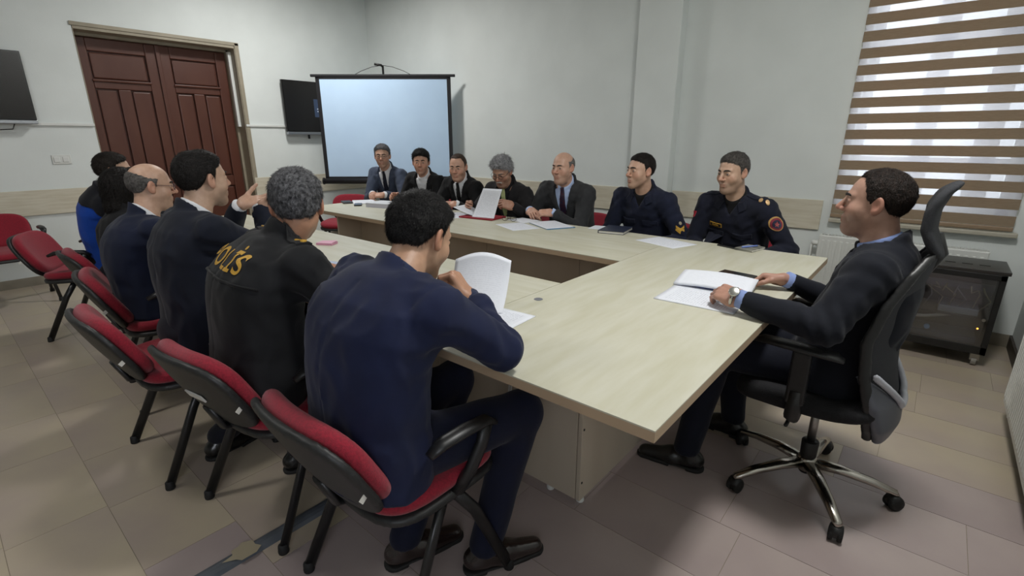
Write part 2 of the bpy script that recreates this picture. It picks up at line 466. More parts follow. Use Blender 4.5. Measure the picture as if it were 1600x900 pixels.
# double door in its deep reveal
dr = struct('door_1', MB().box(-6.725, -6.695, 1.25, 2.69, 0, 2.34), M_DOOR, label='brown painted double door with moulded panels')
obj('door_frame', MB().box(-6.74, XA + .004, 2.682, 2.69, 0, 2.37).box(-6.74, XA + .004, 1.25, 1.258, 0, 2.37).box(-6.74, XA + .004, 1.25, 2.69, 2.342, 2.37)
    .box(-6.69, -6.62, 1.25, 2.69, 2.315, 2.345).box(-6.69, -6.62, 2.655, 2.684, 0, 2.34), M_JAMB, dr, bevel=.003)
obj('casing', MB().box(XA, XA + .012, 2.69, 2.735, 0, 2.40).box(XA, XA + .012, 1.235, 2.735, 2.37, 2.405), M_JAMB, dr, bevel=.004)
for s in range(2):
    y0, y1 = (1.258, 1.966) if s == 0 else (1.974, 2.655)
    w = y1 - y0
    lf = MB()
    X0, X1 = -6.695, -6.662
    lf.box(X0, X1, y0, y0 + .11, 0, 2.31).box(X0, X1, y1 - .11, y1, 0, 2.31)
    for za, zb in ((2.19, 2.31), (1.84, 1.925), (.80, .92), (0, .17)): lf.box(X0, X1, y0 + .11, y1 - .11, za, zb)
    ym = (y0 + y1) / 2
    lf.box(X0, X1, ym - .055, ym + .055, .92, 1.84)
    leaf = obj('door_leaf', lf, M_DOOR, dr, bevel=.008, seg=3)
    def panel(a, b, c, d):
        obj('panel', MB().box(-6.695, -6.672, a + .012, b - .012, c + .012, d - .012), M_DOOR, leaf, bevel=.016, seg=2)
    panel(y0 + .11, y1 - .11, 1.925, 2.19)
    panel(y0 + .11, ym - .055, .92, 1.84); panel(ym + .055, y1 - .11, .92, 1.84)
    panel(y0 + .11, y1 - .11, .17, .80)
    # sill mouldings under the top panel
    obj('moulding', MB().box(-6.665, -6.640, y0 + .10, y1 - .10, 1.905, 1.93), M_DOOR, leaf, bevel=.008)
obj('cable_trunking', MB().box(-6.60, -6.555, 2.650, 2.684, 1.49, 2.315), M_TRUNK, dr, bevel=.002)
obj('astragal', MB().box(-6.665, -6.640, 1.950, 1.990, 0, 2.31), M_DOOR, dr, bevel=.006)
hd = obj('lock_plate', MB().box(-6.662, -6.655, 2.005, 2.045, .98, 1.20), mat('brass', '9a7a35', .3, .9), dr, bevel=.003)
obj('handle', MB().tube([(-6.655, 2.025, 1.10), (-6.615, 2.025, 1.10), (-6.61, 2.05, 1.10), (-6.61, 2.13, 1.098)], .009, 8), mat('brass_handle', 'a88a45', .3, .9), hd, smooth=True)

# window in the back wall
wn = struct('window_1', MB().box(-.53, .40, YB + .14, YB + .20, .82, .90).box(-.53, .40, YB + .14, YB + .20, 2.67, 2.75)
            .box(-.53, -.47, YB + .14, YB + .20, .82, 2.75).box(.34, .40, YB + .14, YB + .20, .82, 2.75), M_WHITE, label='white framed window behind the striped blind')
obj('mullion', MB().box(-.19, -.07, YB + .14, YB + .20, .90, 2.67), M_WHITE, wn)
obj('mullion', MB().box(.14, .27, YB + .14, YB + .20, .90, 2.67), M_WHITE, wn)
obj('transom', MB().box(-.47, .34, YB + .14, YB + .20, 1.93, 2.03), M_WHITE, wn)
obj('transom', MB().box(-.47, .34, YB + .14, YB + .20, 1.16, 1.22), M_WHITE, wn)
M_GLASS = bpy.data.materials.new('window_glass'); M_GLASS.use_nodes = True
_n = M_GLASS.node_tree.nodes; _l = M_GLASS.node_tree.links
_n.remove(_n['Principled BSDF']); _t = _n.new('ShaderNodeBsdfTransparent'); _g = _n.new('ShaderNodeBsdfGlossy'); _g.inputs['Roughness'].default_value = .05
_m = _n.new('ShaderNodeMixShader'); _m.inputs[0].default_value = .06
_l.new(_t.outputs[0], _m.inputs[1]); _l.new(_g.outputs[0], _m.inputs[2]); _l.new(_m.outputs[0], _n['Material Output'].inputs['Surface'])
for a, b in ((-.47, -.19), (-.07, .14), (.27, .34)):
    for c, d in ((.90, 1.16), (1.22, 1.93), (2.03, 2.67)):
        obj('pane', MB().box(a, b, YB + .166, YB + .172, c, d), M_GLASS, wn)
struct('window_sill', MB().box(-.58, .46, YB - .06, YB + .14, .735, .765), mat('stone_sill', 'b9b4a6', .45, col2='a9a494', scale=8), bevel=.006, label='pale stone window sill under the striped blind')
w2 = struct('window_2', MB().box(XC + .14, XC + .20, -1.85, -.45, .9, .97).box(XC + .14, XC + .20, -1.85, -.45, 2.53, 2.6).box(XC + .14, XC + .20, -1.85, -1.78, .9, 2.6).box(XC + .14, XC + .20, -.52, -.45, .9, 2.6), M_WHITE)
obj('mullion', MB().box(XC + .14, XC + .20, -1.19, -1.11, .97, 2.53), M_WHITE, w2)
for p, r_ in ((-1.78, -1.19), (-1.11, -.52)):
    obj('pane', MB().box(XC + .168, XC + .175, p, r_, .97, 2.53), M_GLASS, w2)

# ceiling luminaires (above the frame): housing with lit diffuser and the light it gives
M_DIFF = emit('lit_diffuser', (1.0, .95, .86), 4.0)
for i, ((lx, ly), watts) in enumerate(LAMPS):
    t = thing('ceiling_lamp', ('square ceiling lamp above the right end of the table', 'square ceiling lamp above the left end of the table', 'square ceiling lamp behind the near row of chairs')[i], 'lamp', (lx, ly, CEIL_Z - .09), group='ceiling lamps')
    obj('housing', MB().box(-.42, .42, -.42, .42, .03, .09).box(-.42, -.38, -.42, .42, 0, .03).box(.38, .42, -.42, .42, 0, .03).box(-.38, .38, -.42, -.38, 0, .03).box(-.38, .38, .38, .42, 0, .03), M_WHITE, t)
    obj('diffuser', MB().box(-.38, .38, -.38, .38, .012, .02), M_DIFF, t)
    ld = bpy.data.lights.new('lamp_light', 'AREA'); ld.shape = 'SQUARE'; ld.size = .36; ld.energy = watts; ld.color = LAMP_COLOUR
    lo = bpy.data.objects.new('lamp_light', ld); COL.objects.link(lo); lo.parent = t; lo.location = (0, 0, .005)

# ================================================================== FITTINGS
# striped (zebra) roller blind
bl = thing('roller_blind', 'brown and sheer striped roller blind over the window', 'blind', (0, YB - .045, .77))
M_SLAT = translucent('brown_blind_band', 'b8a68e', 0.01, '9c6f4c', 0.24)
M_SHEER = translucent('sheer_blind_band', 'd4d1d4', 0.50, 'e6e2e6', 0.5)
BX0, BX1, PER = -.575, .43, .1075
k = 0; z = .035
while z < 1.93:
    obj('slat', MB().box(BX0, BX1, -.0015, .0015, z, z + .066), M_SLAT, bl)
    obj('sheer_band', MB().box(BX0 + .004, BX1 - .004, -.0008, .0008, z + .066, z + PER), M_SHEER, bl)
    z += PER; k += 1
obj('bottom_rail', MB().box(BX0, BX1, -.010, .010, .004, .032), mat('blind_rail', '8f7a62', .5), bl, bevel=.005)
obj('head_box', MB().box(BX0 - .01, BX1 + .01, -.04, .04, z, z + .09), mat('blind_box', 'cfc8ba', .5), bl, bevel=.008)

# panel radiators
def radiator(label, length, height, depth, loc, rz):
    t = thing('radiator', label, 'radiator', loc, rz)
    obj('front_panel', MB().box(-length / 2, length / 2, 0, .012, 0, height), M_WHITE, t, bevel=.006)
    obj('rear_panel', MB().box(-length / 2, length / 2, depth - .012, depth, 0, height), M_WHITE, t, bevel=.004)
    n = int(length / .04)
    rib = MB().box(-.011, .011, -.006, .004, .035, height - .035).mesh('rib')
    for i in range(n):
        put('rib', rib, M_WHITE, t, bevel=.004).location = (-length / 2 + .03 + i * (length - .06) / (n - 1), 0, 0)
    g = MB()
    m = int(length / .022)
    for i in range(m):
        x = -length / 2 + .008 + i * (length - .016) / (m - 1)
        g.box(x - .004, x + .004, .012, depth - .012, height - .006, height + .003)
    g.box(-length / 2, length / 2, .010, .016, height - .012, height + .003).box(-length / 2, length / 2, depth - .016, depth - .010, height - .012, height + .003)
    obj('top_grille', g, M_WHITE, t)
    obj('side_cover', MB().box(-length / 2 - .002, -length / 2 + .004, .008, depth - .008, .02, height), M_WHITE, t)
    obj('side_cover', MB().box(length / 2 - .004, length / 2 + .002, .008, depth - .008, .02, height), M_WHITE, t)
    for s in (-1, 1):
        obj('bracket', MB().box(s * (length / 2 - .12) - .015, s * (length / 2 - .12) + .015, depth - .012, depth + .028, .1, height - .08), M_STEEL, t)
    v = obj('valve', MB().lathe([(.012, 0), (.02, .01), (.02, .05), (.012, .06)], 12, (-length / 2 - .05, depth / 2, height - .07), 'x'), M_WHITE, t, smooth=True)
    obj('pipe', MB().tube([(-length / 2, depth / 2, height - .07), (-length / 2 - .045, depth / 2, height - .07), (-length / 2 - .045, depth / 2, -.10)], .009, 8), M_WHITE, t, smooth=True)
    return t
radiator('white panel radiator under the window, behind the black cabinet', .96, .50, .09, (-.13, YB - .125, .14), 0)
radiator('white panel radiator at the right edge of the picture', 1.0, .62, .09, (XC - .125, 2.74, .10), -math.pi / 2)

# wall televisions
def television(label, y0, y1, z0, z1, ui):
    yc = (y0 + y1) / 2; w = y1 - y0; h = z1 - z0
    t = thing('television', label, 'television', (XA, yc, z0))
    obj('wall_bracket', MB().box(0, .05, -.15, .15, h * .3, h * .7), M_LEG, t)
    obj('casing', MB().box(.05, .085, -w / 2, w / 2, .035, h), M_TVB, t, bevel=.004)
    obj('screen', MB().box(.085, .087, -w / 2 + .012, w / 2 - .012, .05, h - .014), mat('tv_screen', '17120f' if not ui else '1d1c1c', .22, spec=.35), t)
    obj('silver_strip', MB().box(.045, .10, -w / 2, w / 2, 0, .035), M_TVS, t, bevel=.006)
    if ui:
        p = obj('menu_tile', MB().box(.0872, .0878, -.06, .30, .22, .44), emit('menu_blue', (.028, .045, .085), .5), t)
        wt = emit('menu_text', (.5, .55, .62), .55)
        for (a, b, c) in ((-.02, .045, .315), (-.02, .13, .285)):
            u = a
            while u < b:
                obj('menu_text', MB().box(.0879, .0881, u, min(u + .013, b), c, c + .012), wt, p); u += .017
        obj('menu_text', MB().box(.0879, .0881, .145, .155, .37, .42).box(.0879, .0881, .155, .185, .37, .378), wt, p)
        for s in (-.15, .15): obj('bracket_foot', MB().box(.03, .05, s - .01, s + .01, -.05, 0), M_LEG, t)
    else:
        obj('cable', MB().tube([(.06, .32, 0), (.06, .30, -.045), (.05, .1, -.06), (.04, -.2, -.05)], .005, 6), M_LEG, t, smooth=True)
    return t
television('black wall television at the left edge of the picture', -.12, .83, 1.48, 2.09, False)
television('black wall television partly behind the projection screen, showing a menu', 3.15, 4.06, 1.40, 2.05, True)
sw = thing('light_switch', 'white double light switch on the wall left of the door', 'switch', (XA, .94, 1.12))
obj('plate', MB().box(0, .008, -.07, .07, 0, .085), M_WHITE, sw, bevel=.003)
for s in (-.035, .03): obj('rocker', MB().box(.008, .014, s - .022, s + .022, .018, .067), M_TRUNK, sw, bevel=.003)

# projection screen on a tripod, diagonal in the corner
SL, SR = Vector((-5.80, 3.30)), Vector((-4.62, 4.32))
sd = (SR - SL); sw_ = sd.length; ang = math.atan2(sd.y, sd.x)
ps = thing('projection_screen', 'portable white projection screen with black border on a tripod', 'screen', ((SL.x + SR.x) / 2, (SL.y + SR.y) / 2, 0), ang)
W2 = sw_ / 2 - .03
obj('fabric', MB().box(-W2, W2, -.002, .002, .90, 2.02), M_SCREEN, ps)
bd = MB().box(-W2 - .045, -W2, -.003, .003, .88, 2.05).box(W2, W2 + .045, -.003, .003, .88, 2.05).box(-W2 - .045, W2 + .045, -.003, .003, 2.02, 2.05).box(-W2 - .045, W2 + .045, -.003, .003, .86, .90)
obj('border', bd, M_SCRBLK, ps)
obj('top_bar', MB().box(-W2 - .10, W2 + .10, -.012, .012, 2.045, 2.075), M_SCRBLK, ps, bevel=.006)
obj('roller_case', MB().tube([(-W2 - .07, 0, .845), (W2 + .07, 0, .845)], .035, 14), M_SCRBLK, ps, smooth=True)
for s in (-1, 1): obj('end_cap', MB().lathe([(.03, 0), (.042, .004), (.042, .02), (.03, .026)], 14, (s * (W2 + .07) - .013, 0, .845), 'x'), M_BLK, ps)
obj('pole', MB().tube([(0, .035, .30), (0, .035, 2.17)], .013, 10), M_LEG, ps, smooth=True)
obj('hook', MB().tube([(0, .035, 2.16), (-.015, .02, 2.175), (-.09, .0, 2.185)], .014, 8), M_LEG, ps, smooth=True)
for s in (-1, 1): obj('hanger_wire', MB().tube([(0, .01, 2.172), (s * .12, .008, 2.155), (s * .25, .005, 2.11), (s * .33, 0, 2.07)], .0035, 6), M_LEG, ps, smooth=True)
for a in (0.5, 2.6, 4.7):
    lg = obj('leg', MB().tube([(0, .035, .52), (.38 * math.cos(a), .035 + .30 * math.sin(a), .012)], .009, 8), M_LEG, ps, smooth=True)
    obj('foot', MB().lathe([(.012, 0), (.014, .01), (.010, .03)], 10, (.38 * math.cos(a), .035 + .30 * math.sin(a), 0)), M_RUB, lg)

# black equipment cabinet on castors
ck = thing('equipment_cabinet', 'black wheeled equipment cabinet with a tinted glass door', 'cabinet', (.185, 4.12, 0))
cw, cd, cz0, cz1 = .235, .17, .085, .585
M_CAB = mat('black_cabinet_steel', '141414', .35, col2='1b1b1b', scale=20)
obj('body', MB().box(-cw, cw, cd - .012, cd, cz0, cz1).box(-cw, -cw + .012, -cd, cd, cz0, cz1).box(cw - .012, cw, -cd, cd, cz0, cz1).box(-cw, cw, -cd, cd, cz0, cz0 + .015), M_CAB, ck)
tp = obj('top', MB().box(-cw - .012, cw + .012, -cd - .012, cd + .012, cz1, cz1 + .022), mat('cabinet_top', '2b2826', .3), ck, bevel=.004)
for i in range(4): obj('vent_slot', MB().box(-.13 + i * .08, -.08 + i * .08, -.05, -.035, cz1 + .022, cz1 + .0235), M_DARK, tp)
fr = obj('door', MB().box(-cw, -cw + .03, -cd - .012, -cd, cz0, cz1).box(cw - .03, cw, -cd - .012, -cd, cz0, cz1).box(-cw, cw, -cd - .012, -cd, cz0, cz0 + .05).box(-cw, cw, -cd - .012, -cd, cz1 - .035, cz1), M_CAB, ck, bevel=.003)
gm = bpy.data.materials.new('tinted_glass'); gm.use_nodes = True
_n = gm.node_tree.nodes; _l = gm.node_tree.links; _n.remove(_n['Principled BSDF'])
_t = _n.new('ShaderNodeBsdfTransparent'); _t.inputs['Color'].default_value = (.80, .81, .84, 1); _g = _n.new('ShaderNodeBsdfGlossy'); _g.inputs['Roughness'].default_value = .06
_m = _n.new('ShaderNodeMixShader'); _m.inputs[0].default_value = .12
_l.new(_t.outputs[0], _m.inputs[1]); _l.new(_g.outputs[0], _m.inputs[2]); _l.new(_m.outputs[0], _n['Material Output'].inputs['Surface'])
obj('glass', MB().box(-cw + .03, cw - .03, -cd - .008, -cd - .004, cz0 + .05, cz1 - .035), gm, fr)
obj('lock', MB().lathe([(.009, 0), (.009, .006)], 14, (cw - .05, -cd - .018, .305), 'y'), M_STEEL, fr)
obj('status_light', MB().lathe([(.005, 0), (.004, .005)], 10, (cw - .065, -cd - .004, .245), 'y'), emit('amber_led', (1.0, .35, .05), 6), ck)
sh = obj('shelf', MB().box(-cw + .012, cw - .012, -cd + .02, cd - .02, .295, .303), M_CAB, ck)
M_DEV = mat('device_grey', '3c4048', .4)
obj('recorder', MB().box(-.03, .16, -.12, .10, .303, .345), mat('device_silver', '8c929c', .35, .5), ck, bevel=.004)
obj('switch_box', MB().box(-.18, .18, -.13, .08, .13, .165), M_DEV, ck, bevel=.003)
obj('patch_panel', MB().box(-.2, .2, -.135, -.12, .47, .51), M_DEV, ck)
for i in range(7):
    r_ = random.Random(i); x0 = -.18 + i * .055
    obj('cable', MB().tube([(x0, -.14, .49), (x0 + r_.uniform(-.03, .03), -.15, .44 + r_.uniform(-.02, .02)), (x0 + r_.uniform(-.05, .06), -.13, .47), (x0 + .05, -.11, .42 + r_.uniform(-.03, .02)), (x0 + r_.uniform(0, .04), -.08, .31)], .0038, 6),
        mat('cable_olive', ('7d7a58', '6c6f72', '8b8770')[i % 3], .6), ck, smooth=True)
obj('cable', MB().tube([(-.16, -.135, .25), (-.08, -.14, .262), (0, -.13, .285), (.05, -.12, .30)], .010, 8), mat('cable_grey', '8a8a84', .5), ck, smooth=True)
obj('socket_adapter', MB().lathe([(.014, 0), (.016, .02), (.008, .03)], 10, (-.06, -.14, .19), 'y'), mat('adapter_blue', '6f8fae', .5), ck)
for sx in (-1, 1):
    for sy in (-1, 1):
        c_ = obj('castor', MB().lathe([(.012, -.014), (.03, -.012), (.03, .012), (.012, .014)], 14, (sx * (cw - .04), sy * (cd - .04), .03), 'x'), mat('castor_grey', '8b8880', .5), ck, smooth=False)
        obj('castor_fork', MB().box(sx * (cw - .04) - .022, sx * (cw - .04) + .022, sy * (cd - .04) - .022, sy * (cd - .04) + .022, .035, .085), M_STEEL, c_)

# ================================================================== TABLE
TZ, TT = .75, .03
X0, X1, Y0, Y1, WS = -4.40, -.36, .90, 2.99, .80
XI = X1 - WS; YNI, YFI = Y0 + WS, Y1 - .76
tb = thing('conference_table', 'large maple coloured conference table, open in the middle', 'table', (-2.4, 1.95, 0))
def T(name, mb, m, parent=None, bevel=0.0):
    mb.v = [(a + 2.4, b - 1.95, c) for a, b, c in mb.v]
    return obj(name, mb, m, parent or tb, bevel)
def top(x0, x1, y0, y1, m):
    t = T('table_top', MB().box(x0, x1, y0, y1, TZ - .004, TZ), m)
    T('edge_band', MB().box(x0, x1, y0, y1, TZ - TT, TZ - .004), M_EDGE, t)
g_ = .0015
top(XI + g_, X1, Y0, Y1, M_TOP2)
top(X0, XI - g_, Y0, YNI, M_TOP)
top(X0, XI - g_, YFI, Y1, M_TOP)
ZB = .022; ZT = TZ - TT
PX0, PX1, PY0, PY1 = -3.94, -.815, 1.36, 2.53
def pan(x0, x1, y0, y1): T('side_panel', MB().box(x0, x1, y0, y1, ZB, ZT), M_PANEL, bevel=.0015)
xs = [PX0 + .02, -3.14, -2.36, -1.58, PX1 - .02]
for i in range(4):
    pan(xs[i] + .0015, xs[i + 1] - .0015, PY0, PY0 + .018)
    pan(xs[i] + .0015, xs[i + 1] - .0015, PY1 - .018, PY1)
pan(PX1 - .018, PX1, PY0 - .0, 1.944); pan(PX1 - .018, PX1, 1.947, PY1)
pan(PX0, PX0 + .018, Y0 + .15, YNI - .06); pan(PX0, PX0 + .018, YFI + .06, Y1 - .15)
for fx, fy in [(-.83, 1.39), (-.96, 1.375), (-1.5, 1.375), (-2.3, 1.375), (-3.1, 1.375), (-.83, 2.5), (-.83, 1.95), (-1.6, 2.51), (-2.4, 2.51), (-3.2, 2.51), (-3.93, 1.15), (-3.93, 1.55), (-3.93, 2.4), (-3.93, 2.7)]:
    T('foot', MB().lathe([(.014, 0), (.016, .004), (.014, .023)], 12, (fx, fy, 0)), M_WHITE)
for z_ in (.10, .33, .60): T('cam_screw', MB().lathe([(.005, 0), (.005, .0015)], 8, (PX1, 1.372, z_), 'x'), M_DARK)
wc = thing('power_cable', 'thin white cable hanging under the table beside the blue suited man', 'cable', (-1.13, 1.345, .0))
obj('lead', MB().tube([(0, 0, .718), (.004, -.006, .62), (-.012, 0, .5), (-.03, -.004, .3), (-.05, .0, .1), (-.06, -.01, .006)], .0035, 6), M_TRUNK, wc, smooth=True)
obj('lead', MB().tube([(.014, 0, .718), (.02, -.005, .62), (.0, 0, .5), (-.02, -.004, .3), (-.045, .0, .1), (-.03, -.01, .006)], .0035, 6), M_TRUNK, wc, smooth=True)
cdt = thing('cable_duct', 'grey half round cable duct lying across the floor', 'cable duct', (-1.56, .3, 0))
obj('cover', MB().add([(x_, yy, z_) for yy in (-1.4, 1.04) for x_, z_ in ((-.032, 0), (-.022, .010), (-.008, .014), (.008, .014), (.022, .010), (.032, 0))],
    [(0, 6, 7, 1), (1, 7, 8, 2), (2, 8, 9, 3), (3, 9, 10, 4), (4, 10, 11, 5), (0, 1, 2, 3, 4, 5), (11, 10, 9, 8, 7, 6), (0, 5, 11, 6)]), mat('duct_grey', '565b62', .5, col2='4b5056', scale=12), cdt)
rt = random.Random(5)
obj('tape_scrap', MB().add([(.035 * math.cos(a) * (1 + rt.uniform(-.6, .5)), .13 + .045 * math.sin(a) * (1 + rt.uniform(-.5, .5)), .0155) for a in [i * .52 for i in range(12)]] +
    [(0, .13, .0155)], [(i, (i + 1) % 12, 12) for i in range(12)]), mat('worn_tape', '9b9078', .5), cdt)
# ================================================================== RED STACKING CHAIRS
def chair_meshes():
    m = {}
    def seat_f(P):
        q = P.copy(); q[:, 2] -= .018 * np.clip((q[:, 1] - .05) / .18, 0, 1) ** 2 * -1 * -1
        z = P[:, 2] + .02 * np.clip((P[:, 1] - .08) / .15, 0, 1) ** 2 + .012 * (1 - (P[:, 0] / .24) ** 2) - .008
        a = np.stack([P[:, 0], P[:, 1], z], 1)
        pl = (np.abs(P[:, 0] / .235) ** 4 + np.abs((P[:, 1] - .01) / .215) ** 4) ** .25
        return smax((pl - 1) * .2, np.abs(z - .445) - .026, .03)
    m['seat'] = sdf_mesh('seat', [nets(seat_f, (-.26, -.23, .38), (.26, .25, .50), .0085)])
    def shell_f(P):
        pl = (np.abs(P[:, 0] / .238) ** 4 + np.abs((P[:, 1] - .01) / .218) ** 4) ** .25
        z = P[:, 2] + .02 * np.clip((P[:, 1] - .08) / .15, 0, 1) ** 2
        return smax((pl - 1) * .2, np.abs(z - .412) - .014, .012)
    m['seat_shell'] = sdf_mesh('seat_shell', [nets(shell_f, (-.26, -.23, .36), (.26, .25, .45), .0085)])
    # back: tilted, hollow towards the sitter; local p along height, q depth
    ca, sa = math.cos(.47), math.sin(.47)
    def back_uv(P):
        y = P[:, 1] + .195; z = P[:, 2] - .435
        h = z * ca - y * sa; d = y * ca + z * sa
        d = d - .62 * P[:, 0] ** 2 + .35 * (h - .17) ** 2 * 0 - .35 * np.clip(h - .16, -.2, .3) ** 2
        return h, d
    def out(P, h, grow=0.0):
        hw = .222 + grow
        return ((np.abs(P[:, 0] / hw) ** 3.2 + np.abs((h - .16) / (.155 + grow)) ** 3.0) ** (1 / 3.1) - 1) * .18
    def back_f(P):
        h, d = back_uv(P)
        return smax(out(P, h), np.abs(d - .018) - .030, .040)
    m['backrest'] = sdf_mesh('backrest', [nets(back_f, (-.27, -.46, .38), (.27, .02, .84), .0085)])
    def bshell_f(P):
        h, d = back_uv(P)
        return smax(out(P, h, .007), np.abs(d + .017) - .012, .012)
    m['back_shell'] = sdf_mesh('back_shell', [nets(bshell_f, (-.27, -.48, .36), (.27, .02, .84), .0085)])
    for s in (-1, 1):
        m['rear_leg%d' % s] = MB().tube([(s * .205, -.01, .405), (s * .222, -.075, .30), (s * .245, -.215, .012)], .0125, 10, flat=1.5).mesh('leg', True)
        m['front_leg%d' % s] = MB().tube([(s * .205, .02, .405), (s * .222, .09, .30), (s * .245, .215, .012)], .0125, 10, flat=1.5).mesh('leg', True)
        m['arm%d' % s] = MB().tube([(s * .262, .135, .590), (s * .264, .10, .614), (s * .264, .02, .620), (s * .262, -.06, .618), (s * .260, -.10, .602)], [.014, .022, .024, .023, .015], 10, flat=.62).mesh('armrest', True)
        m['armpost%d' % s] = MB().tube([(s * .263, .10, .600), (s * .262, .085, .55), (s * .255, .045, .48), (s * .225, .02, .415)], [.017, .016, .016, .020], 10, flat=1.3).mesh('arm_post', True)
    m['foot'] = MB().lathe([(.017, 0), (.018, .006), (.016, .03), (.012, .034)], 12).mesh('foot_cap', True)
    m['bracket'] = MB().tube([(0, .0, .40), (0, -.16, .395), (0, -.222, .412), (0, -.258, .50)], .028, 10, flat=.4).mesh('back_bracket', True)
    m['cross'] = MB().tube([(-.21, .0, .395), (.21, .0, .395)], .011, 8).mesh('cross_bar', True)
    m['tagw'] = MB().box(-.001, .001, -.013, .013, -.008, .008).mesh('label_tag')
    return m
CM = chair_meshes()
M_BLKR = mat('black_textured_shell', '1b1c1c', .5, col2='222323', scale=60, bump=.1, bscale=300)
def chair(label, x, y, deg, group=None, arms=True, sticker=False):
    t = thing('stacking_chair', label, 'chair', (x, y, 0), math.radians(deg - 90), group)
    put('seat', CM['seat'], M_RED, t)
    put('seat_shell', CM['seat_shell'], M_BLKR, t)
    b = put('backrest', CM['backrest'], M_RED, t)
    bs = put('back_shell', CM['back_shell'], M_BLKR, t)
    tg = put('label_tag', CM['tagw'], M_TAGW, b); tg.location = (.221, -.262, .565); tg.rotation_euler = (.6, 0, .15)
    if sticker:
        q = obj('sticker', MB().box(-.045, .045, -.004, .001, -.014, .014), M_TAGW, bs); q.location = (.04, -.300, .575); q.rotation_euler = (.47, 0, .05)
    for s in (-1, 1):
        for k in ('rear_leg', 'front_leg'):
            l = put('leg', CM[k + str(s)], M_LEG, t)
            f = put('foot_cap', CM['foot'], M_RUB, l); f.location = (s * .245, -.215 if k == 'rear_leg' else .215, 0)
        if arms:
            a = put('armrest', CM['arm%d' % s], M_BLK, t); put('arm_post', CM['armpost%d' % s], M_BLK, a)
    put('back_bracket', CM['bracket'], M_BLK, t); put('cross_bar', CM['cross'], M_LEG, t)
    return t
GN, GF = 'red chairs along the near side of the table', 'red chairs along the far side of the table'
chair('red stacking chair of the man in the bright navy suit, nearest the camera', -1.085, .76, 90, GN)
chair('red stacking chair of the police officer, with a white sticker on its back', -1.735, .71, 97, GN, arms=True, sticker=True)
chair('red stacking chair without armrests behind the gesturing man', -2.375, .60, 90, GN, arms=False)
chair('red stacking chair of the bald man with glasses', -3.075, .73, 82, GN)
chair('red stacking chair of the black haired woman', -3.80, .78, 90, GN)
chair('turned red stacking chair of the man in the blue and black polo shirt', -4.62, .66, 62, GN)
chair('empty red chair at the far left against the door wall', -5.86, .34, 0)
chair('empty red chair at the far left end of the table below the screen', -5.02, 3.02, -52)
for lab, x, dg in (('red chair of the grey haired man in the blue grey suit', -4.66, -80), ('red chair of the man in black with an open white collar', -4.02, -88),
                ('red chair of the man in black with a tie clip', -3.42, -90), ('red chair of the curly grey haired man reading', -2.86, -90), ('red chair of the bald man in the dark grey suit', -2.24, -88),
                ('red chair of the young officer with a chevron patch', -1.56, -92), ('red chair of the officer with a round sleeve patch', -.93, -94)):
    chair(lab, x, 3.48, dg, GF)

# ================================================================== OFFICE CHAIR
oc = thing('office_chair', 'black mesh office chair with headrest and polished five star base', 'chair', (-.19, 2.06, 0))
# local frame: sitter faces -x
hub = obj('hub', MB().lathe([(.030, .075), (.036, .08), (.036, .125), (.030, .135)], 20), M_CHROME, oc, smooth=True)
obj('lift_cover', MB().lathe([(.020, .06), (.024, .065), (.029, .135), (.031, .20), (.027, .205)], 18), M_BLK, oc, smooth=True)
obj('gas_spring', MB().lathe([(.015, .20), (.015, .37)], 16), M_STEEL, oc, smooth=True)
for i in range(5):
    a = math.radians(-60 + 72 * i)
    ca, sa = math.cos(a), math.sin(a)
    arm = obj('base_arm', MB().tube([(ca * .025, sa * .025, .108), (ca * .12, sa * .12, .106), (ca * .22, sa * .22, .090), (ca * .298, sa * .298, .068), (ca * .305, sa * .305, .058)], [.027, .025, .021, .017, .012], 10, flat=.72), M_CHROME, oc, smooth=True)
    ph = a + 1.1 + i
    cx, cy = ca * .298, sa * .298
    for s in (-1, 1):
        ox, oy = math.cos(ph) * .014 * s, math.sin(ph) * .014 * s
        d = Vector((math.cos(ph), math.sin(ph), 0))
        w = MB().lathe([(.012, -.009), (.027, -.007), (.028, 0), (.027, .007), (.012, .009)], 18, (0, 0, 0), 'x')
        c_ = obj('castor_wheel', w, M_RUB, arm, smooth=True); c_.location = (cx + ox, cy + oy, .028); c_.rotation_euler = (0, 0, ph)
    k = obj('castor_hood', MB().lathe([(.005, -.020), (.024, -.020), (.026, 0), (.024, .020), (.005, .020)], 16, (0, 0, 0), 'x'), M_BLK, arm, smooth=True)
    k.location = (cx, cy, .036); k.rotation_euler = (0, 0, ph)
def oc_seat(P):
    pl = (np.abs((P[:, 0] + .03) / .245) ** 4 + np.abs(P[:, 1] / .245) ** 4) ** .25
    z = P[:, 2] - .03 * np.clip((P[:, 0] + .03) / .25, -1, 1) ** 2 * (P[:, 0] > 0) + .03 * np.clip((-P[:, 0] - .13) / .15, 0, 1) ** 2
    return smax((pl - 1) * .2, np.abs(z - .445) - .035, .04)
put('seat', sdf_mesh('seat', [nets(oc_seat, (-.33, -.28, .36), (.26, .28, .54), .01)]), mat('black_seat_fabric', '0f0f12', .9, col2='17171a', scale=150, bump=.2), oc)
obj('mechanism', MB().box(-.13, .10, -.09, .09, .355, .405).box(-.10, .16, -.03, .03, .34, .37), M_BLK, oc, bevel=.012)
obj('tilt_lever', MB().tube([(-.05, -.08, .375), (-.06, -.20, .37), (-.06, -.25, .368)], .007, 8), M_BLK, oc, smooth=True)
